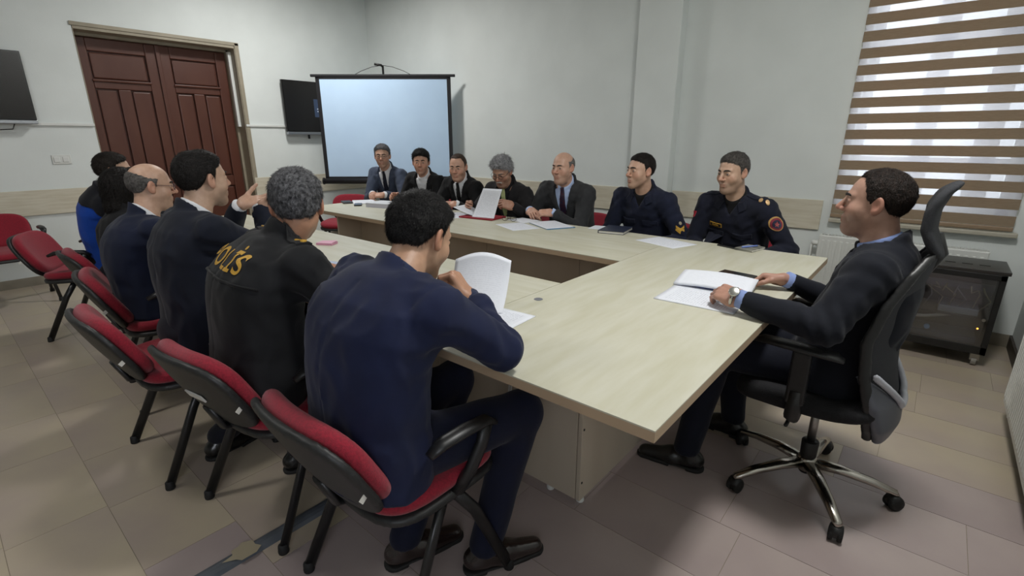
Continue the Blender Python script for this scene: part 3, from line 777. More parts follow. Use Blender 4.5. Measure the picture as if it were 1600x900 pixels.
# back: profile x(z) curve, width(z)
ZP = np.array([.33, .40, .50, .60, .72, .85, .95, 1.02]); XP = np.array([.185, .205, .215, .195, .185, .205, .225, .235]); WP = np.array([.11, .17, .205, .215, .22, .205, .16, .09])
def oc_back(P):
    xx = np.interp(P[:, 2], ZP, XP) - 1.5 * P[:, 1] ** 2; w = np.interp(P[:, 2], ZP, WP)
    return smax(smax(np.abs(P[:, 0] - xx) - .010, np.abs(P[:, 1]) - w, .02), np.abs(P[:, 2] - .675) - .345, .03)
put('back_mesh', sdf_mesh('back_mesh', [nets(oc_back, (.02, -.25, .30), (.30, .25, 1.06), .009)]), M_MESH, oc)
def oc_rim(P):
    xx = np.interp(P[:, 2], ZP, XP) - 1.5 * P[:, 1] ** 2; w = np.interp(P[:, 2], ZP, WP)
    e = np.maximum(np.abs(np.abs(P[:, 1]) - w), 0)
    d = np.sqrt((P[:, 0] - xx - .004) ** 2 + e ** 2) - .015
    return smax(d, np.abs(P[:, 2] - .675) - .34, .02)
put('back_frame', sdf_mesh('back_frame', [nets(oc_rim, (.02, -.26, .30), (.30, .26, 1.06), .008)]), M_BLK, oc)
def oc_lumb(P):
    xx = np.interp(P[:, 2], ZP, XP) - 1.5 * P[:, 1] ** 2 + .030 - .05 * np.clip((P[:, 2] - .40) / .3, 0, 1); w = np.interp(P[:, 2], ZP, WP) + .012
    lowcut = P[:, 2] - (.47 + .9 * np.clip(np.abs(P[:, 1]) - .06, 0, 1))
    d = smax(smax(np.abs(P[:, 0] - xx) - .015, np.abs(P[:, 1]) - w, .02), lowcut, .015)
    return smax(d, .33 - P[:, 2], .02)
put('lumbar_shell', sdf_mesh('lumbar_shell', [nets(oc_lumb, (.02, -.26, .29), (.32, .26, .68), .008)]), mat('grey_lumbar_plastic', '55575f', .4), oc)
def oc_band(P):
    xx = np.interp(P[:, 2], ZP, XP) - 1.5 * P[:, 1] ** 2 + .032
    zc = .475 + .9 * np.clip(np.abs(P[:, 1]) - .06, 0, 1)
    return smax(np.sqrt((P[:, 0] - xx) ** 2 + ((P[:, 2] - zc) * .8) ** 2) - .012, np.abs(P[:, 1]) - .215, .01)
put('lumbar_band', sdf_mesh('lumbar_band', [nets(oc_band, (.02, -.26, .42), (.32, .26, .68), .007)]), mat('pale_grey_plastic', 'b4b5bd', .35), oc)
obj('back_spine', MB().tube([(.08, 0, .375), (.16, 0, .38), (.195, 0, .41), (.205, 0, .46)], [.018, .018, .016, .012], 10), M_BLK, oc, smooth=True)
HZ = np.array([.985, 1.03, 1.08, 1.14, 1.19, 1.225]); HX = np.array([.245, .225, .205, .205, .222, .250])
def oc_head(P):
    xx = np.interp(P[:, 2], HZ, HX) - .8 * P[:, 1] ** 2
    pl = (np.abs(P[:, 1] / .135) ** 3 + np.abs((P[:, 2] - 1.105) / .120) ** 3) ** (1 / 3.)
    return smax((pl - 1) * .1, np.abs(P[:, 0] - xx) - .016, .018)
put('headrest', sdf_mesh('headrest', [nets(oc_head, (.08, -.16, .96), (.32, .16, 1.26), .007)]), M_MESH, oc)
obj('headrest_stem', MB().tube([(.212, 0, .93), (.243, 0, 1.0), (.225, 0, 1.06)], [.018, .020, .014], 10), M_BLK, oc, smooth=True)
for s in (-1, 1):
    a = obj('armrest', MB().tube([(-.20, s * .265, .672), (-.17, s * .268, .680), (-.05, s * .27, .678), (.05, s * .268, .672), (.07, s * .265, .662)], [.020, .034, .040, .036, .02], 12, flat=.36), M_BLK, oc, smooth=True)
    obj('arm_post', MB().box(-.075, -.015, s * .27 - .014, s * .27 + .014, .47, .668), M_BLK, a, bevel=.008)
    obj('arm_bracket', MB().tube([(-.045, s * .27, .52), (-.045, s * .27, .42), (-.045, s * .23, .395), (-.045, s * .08, .39)], [.022, .026, .02, .016], 10), M_BLK, a, smooth=True)
# ================================================================== PEOPLE
def skin_mat(name, base, hairshade='4a3a33', stub=0.5):
    m = bpy.data.materials.new(name); m.use_nodes = True
    nt = m.node_tree; N = nt.nodes; L = nt.links; b = N['Principled BSDF']
    b.inputs['Roughness'].default_value = .48; b.inputs['Specular IOR Level'].default_value = .45
    at = N.new('ShaderNodeAttribute'); at.attribute_name = 'col'
    sp = N.new('ShaderNodeSeparateColor'); L.new(at.outputs['Color'], sp.inputs[0])
    nz = N.new('ShaderNodeTexNoise'); nz.inputs['Scale'].default_value = 45; nz.inputs['Detail'].default_value = 4
    tc = N.new('ShaderNodeTexCoord'); L.new(tc.outputs['Object'], nz.inputs['Vector'])
    r0 = N.new('ShaderNodeValToRGB'); bl_ = lin(base)
    r0.color_ramp.elements[0].position = .3; r0.color_ramp.elements[1].position = .7
    r0.color_ramp.elements[0].color = (bl_[0] * .90, bl_[1] * .84, bl_[2] * .82, 1); r0.color_ramp.elements[1].color = (min(1, bl_[0] * 1.06), bl_[1] * 1.03, bl_[2] * 1.02, 1)
    L.new(nz.outputs['Fac'], r0.inputs['Fac']); prev = r0.outputs['Color']
    for ch, colr, amt in (('Blue', (bl_[0] * .95, bl_[1] * .58, bl_[2] * .52, 1), .55), ('Green', lin(hairshade), stub), ('Red', (bl_[0] * .55, bl_[1] * .28, bl_[2] * .28, 1), .9)):
        k = N.new('ShaderNodeMath'); k.operation = 'MULTIPLY'; k.inputs[1].default_value = amt; L.new(sp.outputs[ch], k.inputs[0])
        mx = N.new('ShaderNodeMixRGB'); L.new(k.outputs[0], mx.inputs['Fac']); L.new(prev, mx.inputs['Color1']); mx.inputs['Color2'].default_value = colr
        prev = mx.outputs['Color']
    L.new(prev, b.inputs['Base Color'])
    bp = N.new('ShaderNodeBump'); bp.inputs['Strength'].default_value = .08; bp.inputs['Distance'].default_value = .004
    n2 = N.new('ShaderNodeTexNoise'); n2.inputs['Scale'].default_value = 260; L.new(tc.outputs['Object'], n2.inputs['Vector'])
    L.new(n2.outputs['Fac'], bp.inputs['Height']); L.new(bp.outputs['Normal'], b.inputs['Normal'])
    return m

def cloth(name, c1, c2=None, rough=.85, bump=.25, sc=14):
    return mat(name, c1, rough, col2=c2 or c1, scale=sc, bump=bump, bscale=sc * .8, sheen=.06, spec=.25, contrast=(.3, .7))

def eye_mat():
    m = bpy.data.materials.new('eye'); m.use_nodes = True
    nt = m.node_tree; N = nt.nodes; L = nt.links; b = N['Principled BSDF']; b.inputs['Roughness'].default_value = .15
    tc = N.new('ShaderNodeTexCoord'); sp = N.new('ShaderNodeSeparateXYZ'); L.new(tc.outputs['Object'], sp.inputs[0])
    r = N.new('ShaderNodeValToRGB'); r.color_ramp.interpolation = 'CONSTANT'
    r.color_ramp.elements[0].position = 0; r.color_ramp.elements[0].color = (.26, .22, .20, 1)
    r.color_ramp.elements[1].position = .0080; r.color_ramp.elements[1].color = (.05, .028, .018, 1)
    e = r.color_ramp.elements.new(.0117); e.color = (.008, .008, .008, 1)
    L.new(sp.outputs['Y'], r.inputs['Fac']); L.new(r.outputs['Color'], b.inputs['Base Color'])
    return m
M_EYE = eye_mat()
ME_EYE = MB().lathe([(.0125 * math.sin(a), -.0125 * math.cos(a)) for a in [i * math.pi / 12 for i in range(13)]], 16, (0, 0, 0), 'y').mesh('eye', True)

# ---- head field in head coordinates (x right, y forward, z up; origin between the ears)
def skull(q, fat=0.0, jaw=1.0):
    d = ell(q, (0, -.012, .030), (.0765, .0985, .088))
    d = smin(d, ell(q, (0, .030, -.035), (.0605 + fat * .5, .057, .082)), .03)
    for s in (-1, 1):
        d = smin(d, cap(q, (s * .047 * jaw, -.004, -.050), (s * .016, .062, -.098), .016 + fat, .015 + fat * .6), .032)
    d = smin(d, ell(q, (0, .066, -.102), (.024, .022, .019)), .025)
    if fat > 0: d = smin(d, ell(q, (0, .03, -.108), (.045, .04, .022)), .03)
    return d
def face(q, fat=0.0, jaw=1.0, nose=1.0, ears=True):
    d = skull(q, fat, jaw)
    for s in (-1, 1):
        d = smin(d, ell(q, (s * .040, .052, -.030), (.026 + fat, .026, .026)), .025)      # cheek
        d = smin(d, cap(q, (s * .012, .083, .026), (s * .043, .068, .024), .0095, .008), .014)   # brow ridge
        d = smax(d, -ell(q, (s * .031, .095, .004), (.017, .0115, .011)), .012)           # socket
        d = smin(d, ell(q, (s * .031, .0765, .004), (.0158, .0130, .0125)), .003)        # lids
        d = smax(d, -ell(q, (s * .031, .091, .0035), (.0135, .0085, .0054)), .002)       # eye opening
    d = smin(d, cap(q, (0, .084, .018), (0, .106 + .006 * nose, -.026), .0075, .0115 * nose), .010)
    for s in (-1, 1):
        d = smin(d, ell(q, (s * .0125 * nose, .096, -.031), (.0085, .011, .0085)), .007)
        d = smax(d, -ell(q, (s * .0075, .101, -.0395), (.0035, .006, .003)), .002)
    d = smin(d, ell(q, (0, .076, -.064), (.030, .020, .022)), .014)       # muzzle
    d = smax(d, -cap(q, (-.021, .094, -.0665), (.021, .094, -.0665), .0022, .0022), .004)
    d = smin(d, cap(q, (-.016, .0905, -.0615), (.016, .0905, -.0615), .0042, .0042), .006)
    d = smin(d, cap(q, (-.014, .0895, -.0735), (.014, .0895, -.0735), .0052, .0052), .006)
    if ears:
        for s in (-1, 1):
            c, sn = math.cos(.35), math.sin(.35)
            R = np.array([[c, s * sn, 0], [-s * sn, c, 0], [0, 0, 1]]) if False else np.array([[c, -s * sn, 0], [s * sn, c, 0], [0, 0, 1]])
            e = ell(q, (s * .081, -.012, -.002), (.0095, .020, .0325), R)
            e = smin(e, ell(q, (s * .0775, -.004, -.026), (.008, .010, .011)), .008)
            e = smax(e, -ell(q, (s * .0905, -.006, .001), (.008, .012, .020), R), .004)
            d = smin(d, e, .007)
    return d
def face_colours(q, beard, lips=.8):
    n = len(q); c = np.zeros((n, 3), f32)
    x, y, z = q[:, 0], q[:, 1], q[:, 2]
    lip = np.clip(1 - np.minimum(cap(q, (-.016, .091, -.0615), (.016, .091, -.0615), .004, .004), cap(q, (-.014, .09, -.0735), (.014, .09, -.0735), .005, .005)) / .0045, 0, 1)
    c[:, 0] = lip * lips
    b = np.clip((-.042 - z) / .02, 0, 1) * np.clip((y + .0) / .03, 0, 1) * np.clip((z + .135) / .02, 0, 1)
    mo = np.clip(1 - ell(q, (0, .095, -.052), (.03, .02, .011)) / .005, 0, 1)
    c[:, 1] = np.clip(np.maximum(b, mo), 0, 1) * beard * (1 - lip)
    red = np.clip(1 - ell(q, (0, .105, -.028), (.02, .02, .016)) / .01, 0, 1) * .8
    for s in (-1, 1):
        red = np.maximum(red, np.clip(1 - ell(q, (s * .042, .07, -.028), (.02, .02, .018)) / .015, 0, 1) * .5)
        red = np.maximum(red, np.clip((np.abs(x) - .076) / .006, 0, 1) * .9 * (np.abs(z) < .05))
    c[:, 2] = red
    return c

def hair_field(q, st):
    """st: dict(top, side, line, low, bald, noise, freq)"""
    x, y, z = q[:, 0], q[:, 1], q[:, 2]
    sk = skull(q)
    top = np.clip((z - .01) / .07, 0, 1)
    th = st.get('side', .005) * (1 - top) + st.get('top', .012) * top
    back = np.clip((-y - .02) / .06, 0, 1) * (1 - top); th = th + back * st.get('back', .003)
    ly, lz = st.get('line', (.078, .078)); slope = st.get('slope', .55)
    rec = st.get('recess', .0) * np.clip((np.abs(x) - .012) / .035, 0, 1)
    gt = -((z - lz) - (y - ly + rec) * slope) * .85
    zl = np.interp(-y, [-.02, .0, .022, .036, .06, .09], [.012, -.012 + st.get('burn', 0), .020, -.010, st.get('low', -.062), st.get('low', -.062)])
    gb = np.maximum(y - st.get('front', .012) - .25 * np.clip(z, 0, .1), zl - z)
    g = np.minimum(gt, gb)
    if st.get('bald'):
        bz, by = st['bald']
        g = np.maximum(gb, np.maximum(z - bz - .35 * np.clip(-y - by, 0, 1), -1))
    fr = st.get('noise', .002); tp = np.clip(-g / st.get('taper', .030), 0, 1); tp = tp * (2 - tp)
    d = sk - .0012 - th * tp - tp * (fr * wob(q, st.get('freq', 170.0), st.get('seed', 1.0)) + fr * .5 * wob(q * np.array([1.6, .5, .7], f32), 420.0, 2.3))
    d = smax(d, g + .004 * wob(q, 300.0, 5.0), .003)
    if st.get('patch'):
        c, r = st['patch']; d = smax(d, -ell(q, c, r), .012)
    return d
def strands(field, v, H, HR, sc, n, ln, wd, seed, comb=1.0, lift=.14):
    """fine hair blades on the points v of the hair surface (world)"""
    rg = np.random.default_rng(seed)
    v = v[rg.integers(0, len(v), n)] + rg.normal(0, .0012, (n, 3))
    e = .002; V = v.astype(f32)
    g = np.stack([field(V + V3(np.eye(3)[i] * e)) - field(V - V3(np.eye(3)[i] * e)) for i in range(3)], 1)
    g /= np.maximum(np.linalg.norm(g, axis=1, keepdims=True), 1e-6)
    q = (v - H) @ HR
    top = np.clip((q[:, 2] - .045) / .04, 0, 1)[:, None]
    c = np.array([0, comb, .15]) * top + np.array([0, -.35, -1.0]) * (1 - top)
    c[:, 0] += np.sign(q[:, 0]) * .35 * top[:, 0]
    c = c @ HR.T + rg.normal(0, .28, (n, 3)); c -= g * (c * g).sum(1, keepdims=True); c /= np.linalg.norm(c, axis=1, keepdims=True)
    L_ = (ln * rg.uniform(.6, 1.3, n))[:, None]
    sd = np.cross(c, g); sd /= np.maximum(np.linalg.norm(sd, axis=1, keepdims=True), 1e-6)
    b = v - g * .0012; m_ = v + c * L_ * .5 + g * L_ * lift * .5; t = v + c * L_ + g * L_ * lift * .55
    W = wd * .5
    vs = np.stack([b - sd * W, b + sd * W, m_ + sd * W, m_ - sd * W, t + sd * W * .3, t - sd * W * .3], 1).reshape(-1, 3)
    k = np.arange(n)[:, None] * 6
    qs = np.concatenate([k + np.array([[0, 1, 2, 3]]), k + np.array([[3, 2, 4, 5]])])
    return vs, qs
def bob_field(q):
    x, y, z = q[:, 0], q[:, 1], q[:, 2]
    d = ell(q, (0, -.02, .02), (.098, .115, .115)); d = smin(d, cap(q, (0, -.03, .0), (0, -.045, -.12), .092, .085), .04)
    d = smax(d, -(smax(ell(q, (0, .11, -.04), (.062, .09, .12)), -z * 0 - 1, .01)), .02)
    return smax(d, -.155 - z, .02) - .003 * wob(q * np.array([1.5, 1.5, .35], f32), 200.0, 1.0)

# ---- hand in hand coordinates: wrist at 0, +y fingers, palm faces -z, thumb on -x (right hand)
FING = [(-.0275, .0880, .074, .0088), (-.0090, .0930, .082, .0090), (.0100, .0900, .076, .0086), (.0275, .0830, .060, .0076)]
POSES = {  # mcp, pip, dip curls (rad) for index..little, spread, thumb (out, curl)
    'relaxed': ([.30, .35, .40, .45], [.45, .5, .55, .6], [.25, .3, .3, .35], .06, (.75, .35)),
    'flat': ([.08, .06, .08, .12], [.12, .12, .14, .18], [.06, .06, .06, .08], .07, (.80, .20)),
    'grip': ([.75, .85, .95, 1.0], [.9, 1.0, 1.05, 1.1], [.4, .45, .5, .5], .02, (.45, .55)),
    'pinch': ([.75, .70, .65, .6], [.55, .6, .65, .7], [.35, .35, .4, .4], .03, (.35, .25)),
    'fist': ([1.25, 1.3, 1.3, 1.35], [1.35, 1.4, 1.4, 1.4], [.7, .7, .7, .7], .0, (.35, .7)),
    'clasp': ([.95, 1.0, 1.0, 1.0], [.75, .8, .85, .85], [.3, .3, .3, .3], .05, (.55, .5)),
    'open': ([.02, .05, .10, .16], [.22, .25, .30, .34], [.12, .12, .14, .16], .09, (.75, .15)),
}
def hand_prims(pose):
    mcp, pip, dip, spread, (to, tc_) = POSES[pose]
    pr = []
    for i, (bx, by, ln, r) in enumerate(FING):
        sa = (i - 1.4) * spread
        p = np.array([bx, by, 0.0]); a = 0.0
        seg = [ln * .47, ln * .30, ln * .24]
        pr.append((np.array([bx * .55, .035, -.001]), p.copy(), .0115, r * 1.12))
        for L_, cu, rr in zip(seg, (mcp[i], pip[i], dip[i]), (r, r * .93, r * .84)):
            a += cu
            d = np.array([math.sin(sa) * math.cos(a), math.cos(sa) * math.cos(a), -math.sin(a)])
            e = p + d * L_; pr.append((p.copy(), e.copy(), rr, rr * .92)); p = e
    tb_ = np.array([-.020, .018, -.006]); d1 = nrm([-math.sin(to) * .9, math.cos(to), -.35])
    p1 = tb_ + d1 * .042; d2 = nrm([-math.sin(to - tc_) * .9, math.cos(to - tc_), -.45]); p2 = p1 + d2 * .033
    d3 = nrm([-math.sin(to - 2 * tc_) * .8, math.cos(to - 2 * tc_), -.5]); p3 = p2 + d3 * .026
    th = [(tb_, p1, .015, .0115), (p1, p2, .0108, .0098), (p2, p3, .0096, .0082)]
    return pr, th
def hand_mesh(pose, W, d, pn, side, fore, h=.0032, scale=1.0):
    """W wrist, d finger direction, pn palm facing direction, fore = forearm direction point"""
    W = np.asarray(W, float); yv = nrm(d); zv = -np.asarray(pn, float); zv = nrm(zv - yv * (zv @ yv)); xv = np.cross(yv, zv)
    if side == 'L': xv = -xv
    R = np.stack([xv, yv, zv], 1)
    pr, th = hand_prims(pose)
    fl_ = (R.T @ (np.asarray(fore, float) - W)) / scale; fl_ = nrm(fl_) * .085
    def f(q):
        d_ = rbox(q, (0, .046, -.001), (.039, .044, .0135), .013)
        d_ = smin(d_, ell(q, (-.022, .030, -.010), (.017, .028, .014)), .012)
        d_ = smin(d_, ell(q, (.026, .026, -.008), (.014, .028, .012)), .012)
        qq = q * np.array([1, 1, 1.0], f32)
        d_ = smin(d_, cap(qq, (0, .012, 0), fl_, .0255, .030), .022)
        fg = None
        for i in range(4):
            g = None
            for (a, b, ra, rb) in pr[i * 4:(i + 1) * 4]:
                c = cap(q, a, b, ra, rb); g = c if g is None else smin(g, c, .004)
            fg = g if fg is None else np.minimum(fg, g)
        g = None
        for (a, b, ra, rb) in th:
            c = cap(q, a, b, ra, rb); g = c if g is None else smin(g, c, .005)
        return smin(smin(d_, fg, .006), g, .009)
    v, qd = nets(f, (-.095, -.10, -.115), (.07, .20, .05), h / scale)
    if side == 'L': qd = qd[:, ::-1]
    return (v * scale) @ R.T + W, qd

def ik(S, W, l1, l2, pole):
    S = np.asarray(S, float); W = np.asarray(W, float); d = W - S; D = np.linalg.norm(d)
    k = 1.0
    if D > (l1 + l2) * .995: k = D / ((l1 + l2) * .995)
    l1 *= k; l2 *= k; dn = d / D
    a = (l1 * l1 - l2 * l2 + D * D) / (2 * D); hgt = math.sqrt(max(l1 * l1 - a * a, 0))
    p = np.asarray(pole, float); p = nrm(p - dn * (p @ dn))
    return S + dn * a + p * hgt

TT_ = np.array([-.60, -.35, -.2, 0, .2, .45, .7, .85, .95, 1.05, 1.2])
TA = np.array([.175, .185, .190, .188, .174, .180, .192, .176, .128, .075, .05])
TB_ = np.array([.12, .130, .135, .135, .124, .126, .126, .110, .085, .065, .05])

def shoe_mesh():
    def f(q):
        d = cap(q, (0, -.075, .045), (0, .02, .040), .036, .036)
        d = smin(d, cap(q, (0, .02, .036), (0, .135, .022), .038, .030), .03)
        d = smin(d, cap(q, (0, -.045, .05), (0, -.04, .10), .038, .040), .02)
        q2 = q * np.array([1, 1, 1.0], f32)
        d = smax(d, .012 - q[:, 2], .006)
        return smax(d, q[:, 2] - .105, .008)
    up = sdf_mesh('shoe_upper', [nets(f, (-.06, -.13, -.01), (.06, .19, .12), .0055)])
    def g(q):
        d = np.minimum(cap(q * np.array([1, 1, 0], f32), (0, -.075, 0), (0, .02, 0), .038, .041), cap(q * np.array([1, 1, 0], f32), (0, .02, 0), (0, .138, 0), .042, .033))
        zt = np.where(q[:, 1] < -.03, .0, .0)
        arch = np.where((q[:, 1] > -.045) & (q[:, 1] < .03), .010, 0.0)
        return smax(d, np.maximum(q[:, 2] - .017, arch - q[:, 2]), .003)
    so = sdf_mesh('sole', [nets(g, (-.06, -.13, -.01), (.06, .19, .03), .005)])
    return up, so
SH_UP, SH_SO = shoe_mesh()
M_SHOE = mat('black_leather', '101010', .28, coat=.2, bump=.1, bscale=90)
M_SHOEB = mat('dark_brown_leather', '241a18', .22, coat=.4, bump=.08, bscale=90)
M_SOLE = mat('shoe_sole', '151413', .7)
ROOTS = {}

def person(label, pel, yaw, N, H, hy, hp=0, hr=0, skin='b4937a', outfit='suit', cols=None, hair=None, haircol=('141110', '221c19'),
           arms=None, legs=None, width=1.0, belly=0.0, curve=.03, fat=0.0, jaw=1.0, nose=1.0, beard=.4, glasses=None, moustache=None, brow='1b1512',
           vj=.0085, vh=.0034, headscale=.95, shoe=None, cat='person', shspread=.165, female=False, deco=None, tie=None, seed=0.0, lapel=True, hands=True, chi=None):
    P = np.array(pel, float); N = np.array(N, float); H = np.array(H, float)
    root = thing('person', label, cat, (P[0], P[1], 0)); R0 = np.array([P[0], P[1], 0.0])
    w = nrm(N - P); L = float(np.linalg.norm(N - P))
    f0 = np.array([math.cos(math.radians(yaw)), math.sin(math.radians(yaw)), 0]); f = nrm(f0 - w * (f0 @ w)); r = np.cross(f, w)
    ws = width
    # ---- arms
    A = {}
    for sd, s in (('L', -1), ('R', 1)):
        a = arms[sd]
        S = N + r * s * shspread * ws - w * .068 + f * a.get('sf', .01)
        if 'up' in a: S = S + w * a['up']
        W = np.array(a['w'], float)
        E = np.array(a['e'], float) if 'e' in a else ik(S, W, .285, .255, a.get('pole', r * s * .55 - np.array([0, 0, .8]) - f * .25))
        A[sd] = dict(S=S, E=E, W=W, pose=a.get('pose', 'relaxed'), d=np.array(a['d'], float) if 'd' in a else nrm(W - E), pn=np.array(a.get('pn', (0, 0, -1)), float), show=a.get('show', True))
    def local(Q):
        d = Q - V3(P); u = d @ V3(r); v = d @ V3(f); s = d @ V3(w)
        t = s / L
        v = v + curve * np.sin(np.clip(t, 0, 1.1) * math.pi / 1.1)
        return u, v, t
    def torso(Q, off=0.0):
        u, v, t = local(Q)
        a = np.interp(t, TT_, TA).astype(f32) * ws - off; b = np.interp(t, TT_, TB_).astype(f32) * (.5 + .5 * ws) - off
        if belly: b = b + np.where(v > 0, belly * np.exp(-((t - .25) / .28) ** 2), 0).astype(f32)
        a = np.maximum(a, .02); b = np.maximum(b, .02)
        k0 = np.sqrt((u / a) ** 2 + (v / b) ** 2) + 1e-6; k1 = np.sqrt((u / a ** 2) ** 2 + (v / b ** 2) ** 2) + 1e-6
        k0s = (np.abs(u / a) ** 2.5 + np.abs(v / b) ** 2.5) ** (1 / 2.5) + 1e-6
        d = k0 * (k0s - 1) / k1
        d = smax(d, (t - 1.02) * L, .03)
        for s in (-1, 1):
            S = A['R' if s > 0 else 'L']['S']
            d = smin(d, cap(Q, N - w * .045 + r * s * .03, S + w * .004, .052 - off, .060 - off), .045)
        return d
    def armf(Q, k=1.0, off=0.0):
        d = None
        for sd in 'LR':
            a = A[sd]; e = a['E']
            c = smin(cap(Q, a['S'], e, .069 * k - off, .053 * k - off), cap(Q, e, a['W'] + nrm(a['W'] - e) * .0, .053 * k - off, .037 * k - off), .02)
            c = smax(c, ((Q - V3(a['W'])) @ V3(nrm(a['W'] - e))) + .012, .006)
            d = c if d is None else np.minimum(d, c)
        return d
    neck_t = H + np.array([0, 0, -.03])
    hr_ = math.radians(hy); hp_ = math.radians(hp); ro = math.radians(hr)
    fy = np.array([math.cos(hr_) * math.cos(hp_), math.sin(hr_) * math.cos(hp_), -math.sin(hp_)])
    rx = np.array([math.sin(hr_), -math.cos(hr_), 0]); uz = np.cross(rx, fy)
    rx2 = rx * math.cos(ro) + uz * math.sin(ro); uz2 = np.cross(rx2, fy)
    HR = np.stack([rx2, fy, uz2], 1)
    nb = N - w * .05 + f * .005; nt = H + HR @ np.array([0, -.022, -.05])
    def neckf(Q, rr): return cap(Q, nb, nt, rr + .006, rr)
    def toh(Q): return ((Q - V3(H)) @ V3(HR)) / headscale
    # ---- clothes fields
    def fold(Q):
        a = wob(Q, 19.0, seed); b = wob(Q * np.array([1.3, 1.3, .8], f32), 44.0, seed + 1.3)
        return .0050 * a + .0040 * (1 - 2 * np.abs(b)) * np.clip(.6 + a, 0, 1.2)
    def seams(Q, u, v, t):
        g = 0
        for sd, s in (('L', -1), ('R', 1)):
            nn = nrm(r * s * .95 - w * .30); qq = (Q - V3(A[sd]['S'] - r * s * .012)) @ V3(nn)
            near_ = np.exp(-(np.linalg.norm(Q - V3(A[sd]['S']), axis=1) / .12) ** 4)
            g = g - .0045 * np.exp(-(qq / .006) ** 2) * near_ + .0030 * np.clip(qq / .02, 0, 1) * np.exp(-np.clip(qq, 0, 1) / .05) * near_
        g = g - .0035 * np.exp(-(u / .0055) ** 2) * (v < 0) * (t < .95)
        return g
    def elbow_folds(Q):
        g = 0
        for sd in 'LR':
            e = A[sd]['E']; ax = nrm(A[sd]['W'] - A[sd]['S']); dd = np.linalg.norm(Q - V3(e), axis=1)
            g = g + .0050 * np.exp(-(dd / .085) ** 2) * np.sin(((Q - V3(e)) @ V3(ax)) * 150 + 2 * wob(Q, 25.0, seed))
            sh = A[sd]['S'] - w * .05; dd = np.linalg.norm(Q - V3(sh), axis=1)
            g = g + .0055 * np.exp(-(dd / .10) ** 2) * np.sin(((Q - V3(sh)) @ V3(nrm(r + w))) * 110 + 2 * wob(Q, 20.0, seed))
        return g
    lowt = -.20 if outfit in ('suit', 'coat') else -.16
    vtop = {'suit': .30, 'open': .30, 'uniform': .80, 'coat': 1.3, 'polo': .92}[outfit]
    vmax = {'suit': .078, 'open': .085, 'uniform': .05, 'coat': .0, 'polo': .03}[outfit]
    def vwidth(t): return np.interp(t, [vtop, 1.0], [0.0, vmax]).astype(f32)
    def jacket(Q, detail=True):
        u, v, t = local(Q)
        T0 = torso(Q)
        d = smin(T0, armf(Q), .035)
        # collar standing round the neck
        sl = (t - 1.0) * L
        hi = .042 if outfit in ('suit', 'open') else (.055 if outfit == 'coat' else .030)
        if chi: hi = chi
        colr = smax(neckf(Q, .080), sl + .75 * np.clip(v + .02, -.1, .2) - hi, .006)
        d = smin(d, colr, .012)
        if detail:
            d = d - fold(Q) - elbow_folds(Q) - seams(Q, u, v, t)
        if outfit in ('suit', 'open') and lapel:
            vw = vwidth(t)
            lap = np.clip((np.abs(u) - vw + .002) / .004, 0, 1) * np.clip((vw + .012 + .055 * np.clip((t - vtop) / (.95 - vtop), 0, 1) * (t < .90) - np.abs(u)) / .005, 0, 1)
            d = d - .006 * lap * (v > .02) * (t > vtop - .05) * (t < 1.0)
        d = smax(d, (lowt - t) * L, .01)
        d = np.maximum(d, -smax(neckf(Q, .0605), -sl - .012, .01))
        if vmax > 0:
            d = np.maximum(d, -np.maximum(np.maximum(np.abs(u) - vwidth(t), -v), -(T0 + .030)))
        return d
    def shirt(Q):
        u, v, t = local(Q); sl = (t - 1.0) * L
        d = smax(torso(Q, .012), sl + .03, .01)
        d = smin(d, smax(neckf(Q, .0625), sl + .62 * np.clip(v + .02, -.1, .2) - .052, .004), .008)
        return smax(d, (.10 - t) * L, .01)
    def tief(Q):
        u, v, t = local(Q)
        wt = np.interp(t, [.15, .30, .85, .96], [.042, .040, .022, .016]).astype(f32)
        d = np.maximum(np.maximum(np.abs(u) - wt, shirt(Q) - .006), np.maximum(-v, (t - .985) * L))
        k = N + f * .052 - w * .030
        return smin(d, ell(Q, k, (.019, .014, .020)), .006)
    # bounds
    pts = np.array([P - w * .3 * L, N + w * .1, A['L']['S'], A['R']['S'], A['L']['E'], A['R']['E'], A['L']['W'], A['R']['W'], P + r * .2 * ws, P - r * .2 * ws, P + f * .17, P - f * .17, N + f * .17, N - f * .17])
    lo = pts.min(0) - .09; hi = pts.max(0) + .09
    cj = cols['jacket']
    jname = {'suit': 'jacket', 'open': 'jacket', 'uniform': 'uniform_shirt', 'coat': 'jacket', 'polo': 'polo_shirt'}[outfit]
    jo = put(jname, sdf_mesh(jname, [nets(jacket, lo, hi, vj)], R0), cj, root)
    parts = dict(jacket=jo)
    if outfit in ('suit', 'open', 'uniform', 'polo'):
        c0 = N - w * .22
        so = put('shirt' if outfit in ('suit', 'open') else 'undershirt', sdf_mesh('shirt', [nets(shirt, np.minimum(P + w * .1, N) - .2, N + .17, min(vj, .008))], R0), cols['shirt'], root)
        parts['shirt'] = so
    if tie:
        put('tie', sdf_mesh('tie', [nets(tief, np.minimum(P, N) - .19, N + .16, .006)], R0), tie, root)
    if outfit in ('suit', 'open'):
        for sd in 'LR':
            a = A[sd]
            if not a['show']: continue
            ax = nrm(a['W'] - a['E'])
            obj('shirt_cuff', MB().tube([a['W'] - ax * .05 - R0, a['W'] + ax * .004 - R0], .0335, 16), cols['shirt'], root, smooth=True)
    # ---- trousers
    lg = legs or {}
    hipz = P - np.array([0, 0, .02])
    K, An = {}, {}
    for sd, s in (('L', -1), ('R', 1)):
        g = lg.get(sd, {})
        K[sd] = np.array(g.get('k', hipz + f0 * .44 + np.cross(f0, [0, 0, 1]) * s * .12 + np.array([0, 0, .53 - hipz[2]])), float)
        An[sd] = np.array(g.get('a', np.array([K[sd][0], K[sd][1], .09]) - f0 * .02), float)
